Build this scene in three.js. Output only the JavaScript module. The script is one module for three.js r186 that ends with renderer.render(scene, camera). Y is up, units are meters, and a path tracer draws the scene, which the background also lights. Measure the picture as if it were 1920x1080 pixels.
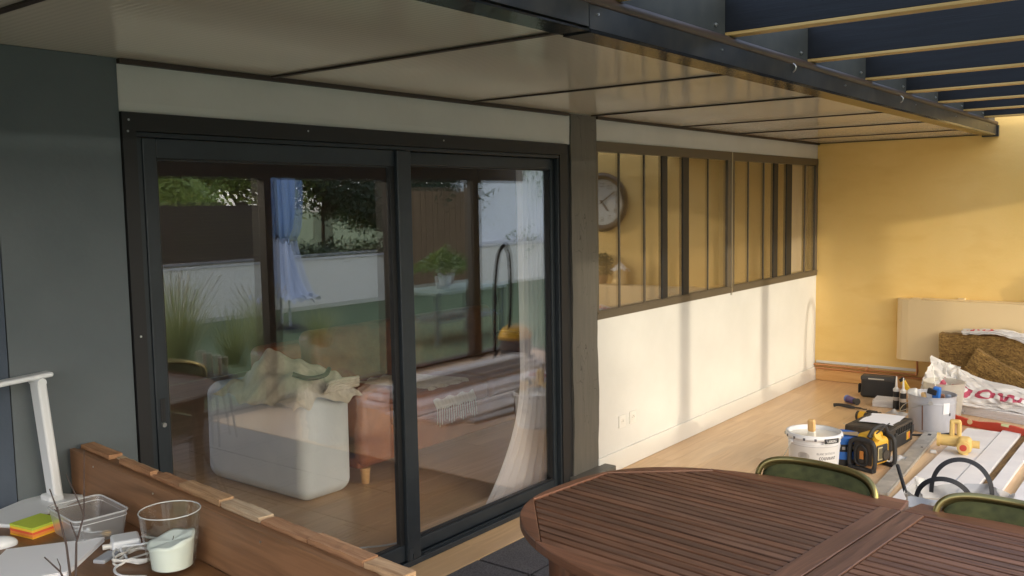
import * as THREE from 'three';
import { RoundedBoxGeometry } from 'three/addons/geometries/RoundedBoxGeometry.js';
import { mergeGeometries, mergeVertices } from 'three/addons/utils/BufferGeometryUtils.js';

// ───────────────────────── camera, sky, sun, exposure ─────────────────────────
const scene = new THREE.Scene();
const renderer = new THREE.WebGLRenderer({ antialias: true });
renderer.toneMapping = THREE.LinearToneMapping;
renderer.toneMappingExposure = 0.99;
renderer.shadowMap.enabled = true;

const camera = new THREE.PerspectiveCamera(35.0394, 16 / 9, 0.05, 400);
{
  const yaw = 0.65955, pitch = -0.09133, roll = -0.01723;
  const f = new THREE.Vector3(Math.cos(yaw) * Math.cos(pitch), Math.sin(pitch), -Math.sin(yaw) * Math.cos(pitch));
  const r = new THREE.Vector3().crossVectors(f, new THREE.Vector3(0, 1, 0)).normalize();
  const u = new THREE.Vector3().crossVectors(r, f);
  const c = Math.cos(roll), s = Math.sin(roll);
  const r2 = r.clone().multiplyScalar(c).addScaledVector(u, s);
  const u2 = u.clone().multiplyScalar(c).addScaledVector(r, -s);
  camera.position.set(0, 1.75, 3.0616);
  camera.quaternion.setFromRotationMatrix(new THREE.Matrix4().makeBasis(r2, u2, f.clone().negate()));
}

const SUN = new THREE.Vector3(-0.285, 0.172, 1).normalize();   // towards the sun
{
  const W = 512, H = 256, d = new Float32Array(W * H * 4);
  const lerp = (a, b, t) => a + (b - a) * t;
  for (let j = 0; j < H; j++) for (let i = 0; i < W; i++) {
    const phi = (i + 0.5) / W * 2 * Math.PI - Math.PI, el = ((j + 0.5) / H - 0.5) * Math.PI;
    const x = Math.cos(el) * Math.cos(phi), y = Math.sin(el), z = Math.cos(el) * Math.sin(phi);
    const ca = Math.max(-1, Math.min(1, x * SUN.x + y * SUN.y + z * SUN.z)), g = Math.acos(ca);
    const h = Math.pow(1 - Math.max(0, y), 4);
    let c = [lerp(0.36, 0.86, h), lerp(0.47, 0.87, h), lerp(0.70, 0.93, h)];
    const glow = Math.exp(-g * g / 0.16), wide = Math.exp(-g * g / 1.2);
    c = [c[0] * 0.85 + glow * 2.1 + wide * 0.6, c[1] * 0.85 + glow * 1.62 + wide * 0.48, c[2] * 0.85 + glow * 0.9 + wide * 0.28];
    if (y < 0) { const t = Math.min(1, -y * 8); c = [lerp(c[0], 0.12, t), lerp(c[1], 0.12, t), lerp(c[2], 0.09, t)]; }
    const o = (j * W + i) * 4; d[o] = c[0]; d[o + 1] = c[1]; d[o + 2] = c[2]; d[o + 3] = 1;
  }
  const t = new THREE.DataTexture(d, W, H, THREE.RGBAFormat, THREE.FloatType);
  t.mapping = THREE.EquirectangularReflectionMapping; t.magFilter = THREE.LinearFilter; t.minFilter = THREE.LinearFilter; t.needsUpdate = true;
  scene.background = t; scene.environment = t;
  scene.backgroundIntensity = 4.9; scene.environmentIntensity = 4.9;
}
const sun = new THREE.DirectionalLight(new THREE.Color().setRGB(1, 0.88, 0.66), 2.05);
sun.position.set(5, 0.6, 0).addScaledVector(SUN, 20); sun.target.position.set(5, 0.6, 0);
sun.castShadow = true; sun.shadow.radius = 2.6; sun.shadow.mapSize.set(2048, 2048);
Object.assign(sun.shadow.camera, { left: -12, right: 12, top: 8, bottom: -8, near: 0.5, far: 60 });
scene.add(sun, sun.target);

// ───────────────────────── helpers ─────────────────────────
let seedState = 12345;
const srand = (s) => { seedState = s >>> 0; };
const rnd = () => { seedState = (seedState + 0x6d2b79f5) | 0; let t = Math.imul(seedState ^ (seedState >>> 15), 1 | seedState); t = (t + Math.imul(t ^ (t >>> 7), 61 | t)) ^ t; return ((t ^ (t >>> 14)) >>> 0) / 4294967296; };
const rr = (a, b) => a + (b - a) * rnd();
const V = (x, y, z) => new THREE.Vector3(x, y, z);
const hash = (x, y, s) => { let h = Math.imul(x, 374761393) ^ Math.imul(y, 668265263) ^ Math.imul(s + 7, 1274126177); h = Math.imul(h ^ (h >>> 13), 1274126177); return ((h ^ (h >>> 16)) >>> 0) / 4294967296; };
function vn(x, y, px, py, s) {                       // value noise, tiles with px, py
  const xi = Math.floor(x), yi = Math.floor(y), fx = x - xi, fy = y - yi;
  const a = fx * fx * (3 - 2 * fx), b = fy * fy * (3 - 2 * fy), m = (v, p) => ((v % p) + p) % p;
  const h = (i, j) => hash(m(xi + i, px), m(yi + j, py), s);
  return (h(0, 0) * (1 - a) + h(1, 0) * a) * (1 - b) + (h(0, 1) * (1 - a) + h(1, 1) * a) * b;
}
function fbm(u, v, fx, fy, oct, s) { let t = 0, a = 0.5, n = 0; for (let o = 0; o < oct; o++) { t += a * vn(u * fx, v * fy, fx, fy, s + o * 17); n += a; a *= 0.5; fx *= 2; fy *= 2; } return t / n; }
const clamp = (v, a = 0, b = 1) => Math.max(a, Math.min(b, v));
const mix3 = (a, b, t) => [a[0] + (b[0] - a[0]) * t, a[1] + (b[1] - a[1]) * t, a[2] + (b[2] - a[2]) * t];
function tex(w, h, metresU, metresV, fn, srgb = true) {   // fn(u,v) -> [r,g,b] 0..1
  const d = new Uint8Array(w * h * 4);
  for (let j = 0; j < h; j++) for (let i = 0; i < w; i++) {
    const c = fn((i + 0.5) / w, (j + 0.5) / h), o = (j * w + i) * 4;
    for (let k = 0; k < 3; k++) d[o + k] = clamp(typeof c === 'number' ? c : c[k]) * 255;
    d[o + 3] = 255;
  }
  const t = new THREE.DataTexture(d, w, h);
  t.wrapS = t.wrapT = THREE.RepeatWrapping; t.magFilter = THREE.LinearFilter; t.minFilter = THREE.LinearMipmapLinearFilter; t.generateMipmaps = true;
  t.repeat.set(1 / metresU, 1 / metresV); if (srgb) t.colorSpace = THREE.SRGBColorSpace; t.needsUpdate = true;
  return t;
}
function canvasTex(w, h, draw) {
  const c = document.createElement('canvas'); c.width = w; c.height = h; draw(c.getContext('2d'), w, h);
  const t = new THREE.CanvasTexture(c); t.colorSpace = THREE.SRGBColorSpace; return t;
}
const lin = (r, g, b) => new THREE.Color().setRGB(r, g, b);
const std = (color, rough = 0.7, o = {}) => new THREE.MeshStandardMaterial({ color: Array.isArray(color) ? lin(...color) : color, roughness: rough, ...o });
const phys = (color, rough, o = {}) => new THREE.MeshPhysicalMaterial({ color: Array.isArray(color) ? lin(...color) : color, roughness: rough, ...o });

function flat(g) { const n = g.index ? g.toNonIndexed() : g; for (const k of Object.keys(n.attributes)) if (!['position', 'normal', 'uv'].includes(k)) n.deleteAttribute(k); if (!n.attributes.normal) n.computeVertexNormals(); if (!n.attributes.uv) n.setAttribute('uv', new THREE.BufferAttribute(new Float32Array(n.attributes.position.count * 2), 2)); n.morphAttributes = {}; return n; }
function boxUV(g, grain = 'x', off = true) {                // uv in metres, u along the grain
  g = flat(g); const p = g.attributes.position, uv = g.attributes.uv, gi = 'xyz'.indexOf(grain);
  const ou = off ? rnd() * 7 : 0, ov = off ? rnd() * 7 : 0;
  const a = V(), b = V(), c = V(), n = V();
  for (let i = 0; i < p.count; i += 3) {
    a.fromBufferAttribute(p, i); b.fromBufferAttribute(p, i + 1); c.fromBufferAttribute(p, i + 2);
    n.crossVectors(b.clone().sub(a), c.clone().sub(a));
    const q = [Math.abs(n.x), Math.abs(n.y), Math.abs(n.z)], ax = q.indexOf(Math.max(...q)), rest = [0, 1, 2].filter((k) => k !== ax);
    let U = rest[0], W = rest[1]; if (W === gi) [U, W] = [W, U];
    for (let k = 0; k < 3; k++) { const w = [p.getX(i + k), p.getY(i + k), p.getZ(i + k)]; uv.setXY(i + k, w[U] + ou, w[W] + ov); }
  }
  return g;
}
const box = (w, h, d, x = 0, y = 0, z = 0, grain = 'x') => boxUV(new THREE.BoxGeometry(w, h, d), grain).translate(x, y, z);
const rbox = (w, h, d, r = 0.005, x = 0, y = 0, z = 0, grain = 'x', seg = 2) => boxUV(new RoundedBoxGeometry(w, h, d, seg, r), grain).translate(x, y, z);
const span = (x0, x1, y0, y1, z0, z1, grain = 'x') => box(x1 - x0, y1 - y0, z1 - z0, (x0 + x1) / 2, (y0 + y1) / 2, (z0 + z1) / 2, grain);
const rspan = (x0, x1, y0, y1, z0, z1, r = 0.004, grain = 'x') => rbox(x1 - x0, y1 - y0, z1 - z0, r, (x0 + x1) / 2, (y0 + y1) / 2, (z0 + z1) / 2, grain);
const cyl = (r0, r1, h, x = 0, y = 0, z = 0, seg = 24, open = false) => flat(new THREE.CylinderGeometry(r0, r1, h, seg, 1, open)).translate(x, y, z);
const cylTo = (a, b, r0, r1 = r0, seg = 12) => { const d = b.clone().sub(a), L = d.length(); const g = flat(new THREE.CylinderGeometry(r1, r0, L, seg)); g.applyQuaternion(new THREE.Quaternion().setFromUnitVectors(V(0, 1, 0), d.normalize())); return g.translate((a.x + b.x) / 2, (a.y + b.y) / 2, (a.z + b.z) / 2); };
const tube = (pts, r, seg = 40, rs = 8, closed = false) => flat(new THREE.TubeGeometry(new THREE.CatmullRomCurve3(pts.map((p) => Array.isArray(p) ? V(...p) : p), closed, 'centripetal'), seg, r, rs, closed));
const lathe = (pts, seg = 40) => flat(new THREE.LatheGeometry(pts.map((p) => new THREE.Vector2(p[0], p[1])), seg));
const sphere = (r, x = 0, y = 0, z = 0, s = 16) => flat(new THREE.SphereGeometry(r, s, Math.ceil(s * 0.7))).translate(x, y, z);
function extrude(pts, depth, bevel = 0, o = {}) {           // shape in xy, extruded along z
  const s = new THREE.Shape(pts.map((p) => new THREE.Vector2(p[0], p[1])));
  for (const h of o.holes || []) s.holes.push(new THREE.Path(h.map((p) => new THREE.Vector2(p[0], p[1]))));
  return flat(new THREE.ExtrudeGeometry(s, { depth, bevelEnabled: bevel > 0, bevelThickness: bevel, bevelSize: bevel, bevelOffset: -bevel, bevelSegments: 2, curveSegments: 12 }));
}
function gridSurf(nu, nv, fn) {                              // fn(u,v) -> [x,y,z]
  const pos = [], uv = [], idx = [];
  for (let j = 0; j <= nv; j++) for (let i = 0; i <= nu; i++) { const p = fn(i / nu, j / nv); pos.push(p[0], p[1], p[2]); uv.push(i / nu, j / nv); }
  for (let j = 0; j < nv; j++) for (let i = 0; i < nu; i++) { const a = j * (nu + 1) + i, b = a + 1, c = a + nu + 1, d = c + 1; idx.push(a, b, d, a, d, c); }
  const g = new THREE.BufferGeometry();
  g.setAttribute('position', new THREE.Float32BufferAttribute(pos, 3)); g.setAttribute('uv', new THREE.Float32BufferAttribute(uv, 2)); g.setIndex(idx); g.computeVertexNormals();
  return flat(g);
}
const rx = (g, a) => g.rotateX(a), ry = (g, a) => g.rotateY(a), rz = (g, a) => g.rotateZ(a);

const used = new Map();
function numbered(name) { const n = used.get(name) || 0; used.set(name, n + 1); return n ? `${name}_${String(n).padStart(3, '0')}` : name; }
function put(mesh, parent) { mesh.castShadow = mesh.receiveShadow = true; parent.add(mesh); return mesh; }
function part(name, geos, mat, parent, label) {
  const list = (Array.isArray(geos) ? geos : [geos]).map(flat);
  const m = new THREE.Mesh(list.length > 1 ? mergeGeometries(list) : list[0], mat); m.name = name;
  if (label) m.userData.label = label;
  return put(m, parent);
}
function thing(name, label, category, [x, y, z] = [0, 0, 0], turn = 0, group) {
  const o = new THREE.Group(); o.name = numbered(name); o.position.set(x, y, z); o.rotation.y = turn; scene.add(o);
  o.userData = { label, category }; if (group) o.userData.group = group;
  return o;
}
function single(name, geos, mat, label, category, pos = [0, 0, 0], turn = 0, group) {
  const m = part(numbered(name), geos, mat, scene); m.position.set(...pos); m.rotation.y = turn; m.userData = { label, category }; if (group) m.userData.group = group; return m;
}
function struct(name) { const o = new THREE.Group(); o.name = numbered(name); o.userData = { kind: 'structure' }; scene.add(o); return o; }
function copyOf(o, pos, turn, label) { const c = o.clone(); c.name = numbered(o.name.replace(/_\d+$/, '')); c.userData = { ...o.userData, label }; c.position.set(...pos); c.rotation.y = turn; scene.add(c); return c; }

// ───────────────────────── materials ─────────────────────────
function woodTex(dark, light, w = 512, h = 256, mu = 1.2, mv = 0.3, streak = 26, s = 1) {
  return tex(w, h, mu, mv, (u, v) => {
    const warp = fbm(u, v, 3, 4, 3, s) * 0.35, n = fbm(u, v + warp, 3, streak, 3, s + 9), f = fbm(u, v, 8, 90, 2, s + 31), k = fbm(u, v, 2, 3, 2, s + 50);
    return mix3(dark, light, clamp(0.5 + (n - 0.5) * 1.3 + (f - 0.5) * 0.5 + (k - 0.5) * 0.5));
  });
}
const grainBump = tex(512, 256, 0.8, 0.2, (u, v) => fbm(u, v, 6, 80, 3, 77), false);
const plasterBump = tex(512, 512, 0.5, 0.5, (u, v) => fbm(u, v, 40, 40, 3, 5) * 0.7 + fbm(u, v, 6, 6, 2, 8) * 0.3, false);
const blotch = (a, b, f, s, m = 1.3) => tex(512, 512, m, m, (u, v) => mix3(a, b, clamp(fbm(u, v, f, f, 5, s) * 1.6 - 0.3)));
const hx = (h) => [(h >> 16 & 255) / 255, (h >> 8 & 255) / 255, (h & 255) / 255];
const M = {};
M.white = std(0xffffff, 0.75, { map: blotch(hx(0xcbcac7), hx(0xd3d2cf), 5, 3), bumpMap: plasterBump, bumpScale: 0.0004 });
M.skirtWhite = std([0.68, 0.67, 0.64], 0.45);
M.grey = std(0xffffff, 0.85, { map: blotch(hx(0x5c6468), hx(0x656c70), 6, 21), bumpMap: plasterBump, bumpScale: 0.0005 });
M.navy = std(0xffffff, 0.8, { map: blotch(hx(0x424c5a), hx(0x4a5462), 6, 22), bumpMap: plasterBump, bumpScale: 0.0005 });
M.yellow = std(0xffffff, 0.72, { map: tex(1024, 1024, 2.4, 2.4, (u, v) => { const a = fbm(u, v, 5, 5, 5, 41), r = fbm(u, v, 24, 9, 4, 43); return mix3(mix3(hx(0xe6c274), hx(0xeecd86), clamp(a * 1.4 - 0.2)), hx(0xdeb668), clamp((r - 0.55) * 1.2)); }), bumpMap: plasterBump, bumpScale: 0.0009 });
M.frame = std(0xffffff, 0.42, { map: blotch(hx(0x20272d), hx(0x262d33), 8, 61, 0.4) });
M.surround = std([0.012, 0.012, 0.013], 0.55);
M.bronze = std([0.045, 0.036, 0.028], 0.45);
M.windowBronze = std([0.1, 0.08, 0.055], 0.42);
M.black = std([0.012, 0.012, 0.013], 0.5);
M.rubber = std([0.018, 0.018, 0.02], 0.8);
M.glass = phys([1, 1, 1], 0, { transmission: 1, thickness: 0, ior: 1.95 });
M.windowGlass = phys([1, 1, 1], 0, { transmission: 1, thickness: 0, ior: 2.25 });
M.roofGlass = phys([0.32, 0.36, 0.4], 0.05, { transmission: 1, thickness: 0, ior: 1.5 });
M.ceil = phys([0.84, 0.78, 0.66], 0.07, { ior: 2.2, bumpMap: tex(256, 4, 0.26, 1, (u) => 0.5 + 0.5 * Math.sin(u * Math.PI * 2 * 11), false), bumpScale: 0.0003, roughnessMap: tex(256, 256, 0.9, 0.9, (u, v) => [0.5, 0.8 + 0.2 * fbm(u, v, 5, 5, 4, 14), 0.5], false) });
M.joint = std([0.035, 0.022, 0.016], 0.55);
M.beam = std(0xffffff, 0.38, { metalness: 0.55, map: blotch(hx(0x30343a), hx(0x4c4b4a), 7, 71, 0.7) });
M.beamLip = std(0xffffff, 0.14, { metalness: 0.75, map: M.beam.map, bumpMap: plasterBump, bumpScale: 0.0006 });
M.beamTop = std([0.05, 0.032, 0.026], 0.5);
M.rafter = std(0xffffff, 0.5, { map: woodTex(hx(0x14161d), hx(0x1c2028), 512, 256, 1.5, 0.4, 18, 4), bumpMap: grainBump, bumpScale: 0.0004 });
M.rafterBounceTint = std(0xffffff, 0.6, { map: woodTex(hx(0xc09a58), hx(0xe0bc7c), 512, 128, 1.2, 0.2, 14, 5) });  // pale wood tone raised to paint warm bounced light on the undersides
M.plate = std(0xffffff, 0.6, { map: blotch(hx(0x2c3034), hx(0x3e4040), 6, 81, 0.6) });
M.post = std(0xffffff, 0.5, { map: tex(512, 512, 0.8, 0.8, (u, v) => { const c = mix3(hx(0x56544f), hx(0x63605a), fbm(u, v, 4, 30, 4, 91)); const k = Math.abs(fbm(u, v, 3, 9, 3, 95) - 0.5); return k < 0.0025 ? mix3(c, [0.1, 0.09, 0.08], 0.6) : c; }), bumpMap: tex(512, 512, 0.8, 0.8, (u, v) => { const k = Math.abs(fbm(u, v, 3, 9, 3, 95) - 0.5); return clamp(fbm(u, v, 5, 40, 4, 92) * 0.6 + 0.4 * clamp(k / 0.02)); }, false), bumpScale: 0.0014 });
M.laminate = [0, 1, 2].map((i) => std(0xffffff, 0.34, { map: woodTex([hx(0xc5a078), hx(0xcaa67e), hx(0xc6a279)][i], [hx(0xdab68a), hx(0xdebd94), hx(0xd8b488)][i], 1024, 256, 1.4, 0.35, 16, 100 + i * 7), bumpMap: grainBump, bumpScale: 0.00015 }));
M.slate = std(0xffffff, 0.95, { map: tex(512, 512, 0.5, 0.5, (u, v) => mix3(hx(0x3e3c40), hx(0x6b686c), clamp(fbm(u, v, 120, 120, 2, 150) * 1.4 - 0.2) * 0.7 + 0.3 * fbm(u, v, 5, 5, 3, 151))), bumpMap: tex(512, 512, 0.5, 0.5, (u, v) => fbm(u, v, 120, 120, 2, 150), false), bumpScale: 0.002 });
M.slateJoint = std([0.018, 0.017, 0.019], 0.9);
M.teak = [0, 1, 2, 3].map((i) => std([0.88, 0.8, 0.74], 0.42, { map: woodTex([hx(0x573f31), hx(0x5c4334), hx(0x564034), hx(0x523f34)][i], [hx(0x866450), hx(0x8c6853), hx(0x826250), hx(0x7c6050)][i], 512, 256, 0.9, 0.18, 14, 170 + i * 11), bumpMap: grainBump, bumpScale: 0.0003 }));
M.teakRim = std([0.9, 0.82, 0.76], 0.4, { map: woodTex(hx(0x644634), hx(0x8e6650), 512, 256, 1.0, 0.25, 10, 205), bumpMap: grainBump, bumpScale: 0.0002 });
M.ply = std(0xffffff, 0.5, { map: woodTex(hx(0x6a4c34), hx(0x8c6648), 1024, 256, 1.6, 0.4, 12, 220), bumpMap: grainBump, bumpScale: 0.0002 });
M.deskTop = std(0xffffff, 0.4, { map: woodTex(hx(0x63442b), hx(0x855f3d), 1024, 256, 1.6, 0.5, 10, 230) });
M.rough = [0, 1, 2].map((i) => std(0xffffff, 0.85, { map: woodTex([hx(0x8c6344), hx(0x94704e), hx(0x9c8062)][i], [hx(0xbb906a), hx(0xc4a27c), hx(0xc4ae90)][i], 512, 256, 0.5, 0.12, 12, 240 + i * 9), bumpMap: grainBump, bumpScale: 0.0014 }));
M.pine = std(0xffffff, 0.7, { map: woodTex(hx(0xc29a64), hx(0xe0bd86), 512, 256, 0.8, 0.15, 10, 265) });
M.whitePlastic = phys([0.74, 0.76, 0.78], 0.38);
M.velvet = phys(0xffffff, 0.95, { map: tex(512, 512, 0.3, 0.3, (u, v) => mix3(hx(0x33371d), hx(0x4a4d2b), clamp(fbm(u, v, 5, 5, 5, 280) * 1.5 - 0.25))), sheen: 0.8, sheenColor: lin(0.22, 0.28, 0.16), sheenRoughness: 0.4 });
M.brass = std([0.3, 0.25, 0.1], 0.32, { metalness: 0.85 });
M.chairLeg = std([0.02, 0.02, 0.018], 0.4, { metalness: 0.5 });
M.cream = std([0.73, 0.56, 0.31], 0.4);
M.copper = std([0.62, 0.32, 0.16], 0.3, { metalness: 0.85 });
M.skirtWood = std(0xffffff, 0.45, { map: woodTex(hx(0xd09c5c), hx(0xe4bc80), 512, 256, 1.2, 0.3, 12, 290) });
M.steel = std([0.6, 0.6, 0.58], 0.3, { metalness: 0.95 });
M.alu = std(0xffffff, 0.45, { metalness: 0.5, map: blotch(hx(0xaeaca6), hx(0xd4d0c8), 9, 300, 0.5), bumpMap: plasterBump, bumpScale: 0.0004 });
M.tin = std(0xffffff, 0.35, { metalness: 0.15, map: blotch(hx(0xa9abb4), hx(0xbdbfc6), 6, 310, 0.5) });
M.paintWhite = phys([0.8, 0.76, 0.66], 0.25);
M.bucketWhite = phys([0.74, 0.75, 0.78], 0.35);
M.toolYellow = phys([0.72, 0.4, 0.03], 0.45);
M.toolBlack = std([0.025, 0.024, 0.023], 0.62);
M.dusty = std(0xffffff, 0.75, { map: blotch(hx(0x2d2a26), hx(0x57493a), 6, 320, 0.4) });
M.blue = phys([0.03, 0.16, 0.55], 0.4);
M.red = phys([0.55, 0.06, 0.03], 0.45);
M.orange = phys([0.75, 0.16, 0.04], 0.5);
M.board = std(0xffffff, 0.6, { map: blotch(hx(0xd6d2d0), hx(0xe4e0dc), 7, 330, 0.9) });
M.paper = std([0.8, 0.8, 0.82], 0.85);
M.fitting = phys([0.72, 0.5, 0.17], 0.5);
M.leather = phys(0xffffff, 0.5, { map: blotch(hx(0x8a5030), hx(0xa4653e), 9, 340, 0.6), bumpMap: plasterBump, bumpScale: 0.0008 });
M.cloth = std(0xffffff, 0.95, { map: blotch(hx(0xcfc7b2), hx(0xe6dfcc), 10, 350, 0.35) });
M.sheet = std(0xffffff, 0.7, { map: blotch(hx(0xdbe4e8), hx(0xe9f0f2), 5, 360, 0.9) });
M.curtain = phys([0.84, 0.82, 0.83], 0.95, { transmission: 0.35, thickness: 0, side: THREE.DoubleSide });
M.insul = std(0xffffff, 1, { map: tex(512, 512, 0.28, 0.28, (u, v) => { const f = fbm(u, v, 8, 60, 3, 370), c = fbm(u, v, 30, 30, 3, 372); return mix3(hx(0x5a4220), hx(0xb89456), clamp(f * 0.9 + c * 0.8 - 0.4)); }), bumpMap: tex(512, 512, 0.28, 0.28, (u, v) => fbm(u, v, 10, 70, 4, 374), false), bumpScale: 0.006 });

// ───────────────────────── large structure ─────────────────────────
srand(11);
{ // ground outside, all around the house
  const lawnMat = std(0xffffff, 1, { map: tex(512, 512, 3, 3, (u, v) => mix3(hx(0x4d5c3c), hx(0x7f8c62), fbm(u, v, 40, 40, 4, 400) * 0.7 + fbm(u, v, 4, 4, 3, 401) * 0.3)), bumpMap: tex(512, 512, 3, 3, (u, v) => fbm(u, v, 90, 90, 2, 402), false), bumpScale: 0.03 });
  const g = boxUV(new THREE.PlaneGeometry(600, 600).rotateX(-Math.PI / 2), 'x', false); 
  const m = part('ground', g, lawnMat, scene); m.position.set(0, -0.1, 0); m.userData = { kind: 'structure' };
}
{ // veranda floor: laminate boards on the right, threshold boards by the door, rough grey tiles on the left
  const fl = struct('floor');
  part('subfloor', span(-3, 8.95, -0.09, -0.012, -0.12, 3.62), M.slateJoint, fl);
  let row = 0;
  for (let z = 0.0; z < 3.5; z += 0.192, row++) {
    let x = 4.352 - [0.2, 0.85, 0.45, 1.1][row % 4];
    while (x < 8.75) {
      const a = Math.max(4.352, x), b = Math.min(8.75, x + 1.285), z1 = Math.min(3.5, z + 0.1912);
      if (b - a > 0.03) part('plank', span(a + 0.0004, b - 0.0006, -0.01, 0, z, z1), M.laminate[Math.floor(rnd() * 3)], fl);
      x += 1.285;
    }
  }
  for (let x = -0.4, i = 0; x < 4.35; x += 0.43, i++) part('threshold_board', span(x, Math.min(4.351, x + 0.4294), -0.01, 0.001, 0, 0.22), M.laminate[i % 3], fl);
  const zs = [[0.226, 0.535]]; for (let z = 0.55; z < 3.5; z += 0.5) zs.push([z, Math.min(3.5, z + 0.485)]);
  for (const [z0, z1] of zs) for (let x = -2.65; x < 4.3; x += 0.5) part('floor_tile', rspan(x + 0.008, x + 0.492, -0.01, -0.001, z0, z1, 0.002), M.slate, fl);
}
{ // living room floor behind the glass
  const fl = struct('floor');
  let row = 0;
  for (let z = -0.13; z > -2.7; z -= 0.192, row++) {
    let x = 0.3 - [0, 0.5, 0.9, 0.25][row % 4];
    while (x < 9.9) { const a = Math.max(0.3, x), b = Math.min(9.9, x + 1.3); part('plank', span(a, b - 0.0015, -0.02, 0, z - 0.1905, z), M.laminate[Math.floor(rnd() * 3)], fl); x += 1.3; }
  }
  part('far_boards', span(0.3, 9.9, -0.02, -0.001, -5.2, -2.82), M.laminate[0], fl);
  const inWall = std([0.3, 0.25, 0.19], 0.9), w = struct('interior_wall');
  part('back_wall', [span(0.3, 0.8, 0, 2.5, -5.3, -5.2), span(0.8, 3.2, 0, 0.9, -5.3, -5.2), span(0.8, 3.2, 2.1, 2.5, -5.3, -5.2), span(3.2, 9.9, 0, 2.5, -5.3, -5.2)], inWall, w);  // unseen opening added in this wall to let sky light into the room
  part('side_wall', span(0.2, 0.3, 0, 2.5, -5.3, -0.12), inWall, w);
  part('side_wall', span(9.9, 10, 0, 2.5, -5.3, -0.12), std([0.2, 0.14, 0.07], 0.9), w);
  const c = struct('interior_ceiling'); part('ceiling_slab', span(0.2, 10, 2.5, 2.6, -5.3, -0.12), M.white, c);
}
{ // house wall: white plaster with the openings for the sliding door and the windows
  const w = thing('house_wall', 'white plastered house wall with low white skirting around the door and windows', 'wall');
  part('plaster_wall', [span(1.722, 8.75, 2.132, 2.5, -0.12, 0), span(1.722, 4.815, 2.098, 2.132, -0.12, 0), span(4.8, 8.75, 0, 1.018, -0.12, 0), span(8.75, 10, 0, 2.5, -0.12, -0.001)], M.white, w);
  part('skirting_board', rspan(4.806, 8.749, 0.001, 0.13, 0.0005, 0.014, 0.004), M.skirtWhite, w);
  part('ceiling_trim', [span(1.722, 4.5, 2.262, 2.279, 0.0005, 0.022), span(4.81, 8.749, 2.262, 2.279, 0.0005, 0.022)], M.joint, w);
}
{ // grey cladding left of the door
  const w = thing('grey_wall', 'dark grey painted wall panel left of the sliding door', 'wall');
  part('wall_panel', span(1.299, 1.719, 0, 2.28, -0.12, 0.004), M.grey, w);
  part('wall_panel', span(1.232, 1.295, 0, 2.28, -0.12, 0.004), M.navy, w, 'narrow bluish strip between two seams');
  part('wall_panel', span(-3, 1.228, 0, 2.28, -0.12, 0.004), M.navy, w, 'bluish dark panel left of the seams');
  part('wall_backing', span(-3, 1.719, 0, 2.5, -0.16, -0.121), M.black, w);
}
{ // yellow end wall
  const w = thing('end_wall', 'yellow ochre end wall behind the radiator and pipes', 'wall');
  part('plaster_wall', span(8.75, 8.95, -0.05, 2.75, -0.0005, 3.12), M.yellow, w);
  part('skirting_board', rspan(8.732, 8.7495, 0.002, 0.11, 0.0145, 3.11, 0.003, 'z'), M.skirtWood, w);
  part('pipe_trim', rspan(8.735, 8.7495, 0.168, 0.192, 0.0145, 0.95, 0.003, 'z'), M.skirtWhite, w, 'thin white trim above the copper pipes');
}
{ // ribbed glossy ceiling panels up to the steel beam
  const c = struct('ceiling'), J = [-3, -1.39, -0.135, 1.12, 2.373, 3.628, 4.74, 5.92, 6.9, 7.95, 8.75];
  for (let i = 0; i < J.length - 1; i++) {
    const g = span(J[i] + 0.006, J[i + 1] - 0.006, 2.28 + (i % 2) * 0.0015, 2.3, 0.0, 1.5);
    part('ceiling_panel', g, M.ceil, c);
    part('joint_strip', span(J[i + 1] - 0.011, J[i + 1] + 0.011, 2.273, 2.2795, 0.023, 1.44, 'z'), M.joint, c);
  }
  part('roof_deck', span(-3, 8.95, 2.305, 2.36, -0.1, 1.46), M.black, c);
  part('house_roof', span(-3, 10, 2.62, 2.75, -5.3, 0.1), M.black, c);
}
{ // steel beam
  const b = thing('steel_beam', 'long dark steel beam under the ceiling edge with shiny lower lip', 'beam');
  part('web', [span(-3, 2.372, 2.281, 2.352, 1.5, 1.533), span(2.376, 8.749, 2.276, 2.348, 1.5, 1.533)], M.beam, b);
  part('lower_lip', [span(-3, 2.372, 2.2665, 2.2725, 1.435, 1.535), span(2.376, 8.745, 2.262, 2.268, 1.435, 1.537)], M.beamLip, b);
  part('lip_edge', span(2.376, 8.745, 2.268, 2.2745, 1.529, 1.537), M.beamLip, b);
  part('top_rail', [rz(rx(cyl(0.018, 0.018, 11.74, 0, 0, 0, 16), 0), Math.PI / 2).translate(2.87, 2.366, 1.525), span(-3, 8.749, 2.352, 2.386, 1.48, 1.52)], M.beamTop, b);
  part('end_plate', rspan(8.72, 8.748, 2.255, 2.35, 1.42, 1.55, 0.002), M.beam, b);
  for (const x of [2.42, 3.3, 4.75, 6.1, 7.2, 8.3]) part('screw', rx(cyl(0.004, 0.004, 0.008, 0, 0, 0, 10), Math.PI / 2).translate(x, 2.325 - 0.006 * (x % 1), 1.535), M.steel, b);
  for (const x of [4.02, 5.75]) part('hook', tube([[x, 2.35, 1.54], [x, 2.337, 1.552], [x, 2.322, 1.55], [x + 0.004, 2.312, 1.538]], 0.003, 16, 6), M.steel, b);
}
const RX = [2.55, 3.41, 4.31, 5.19, 6.0, 6.8, 7.58, 8.34];
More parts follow.
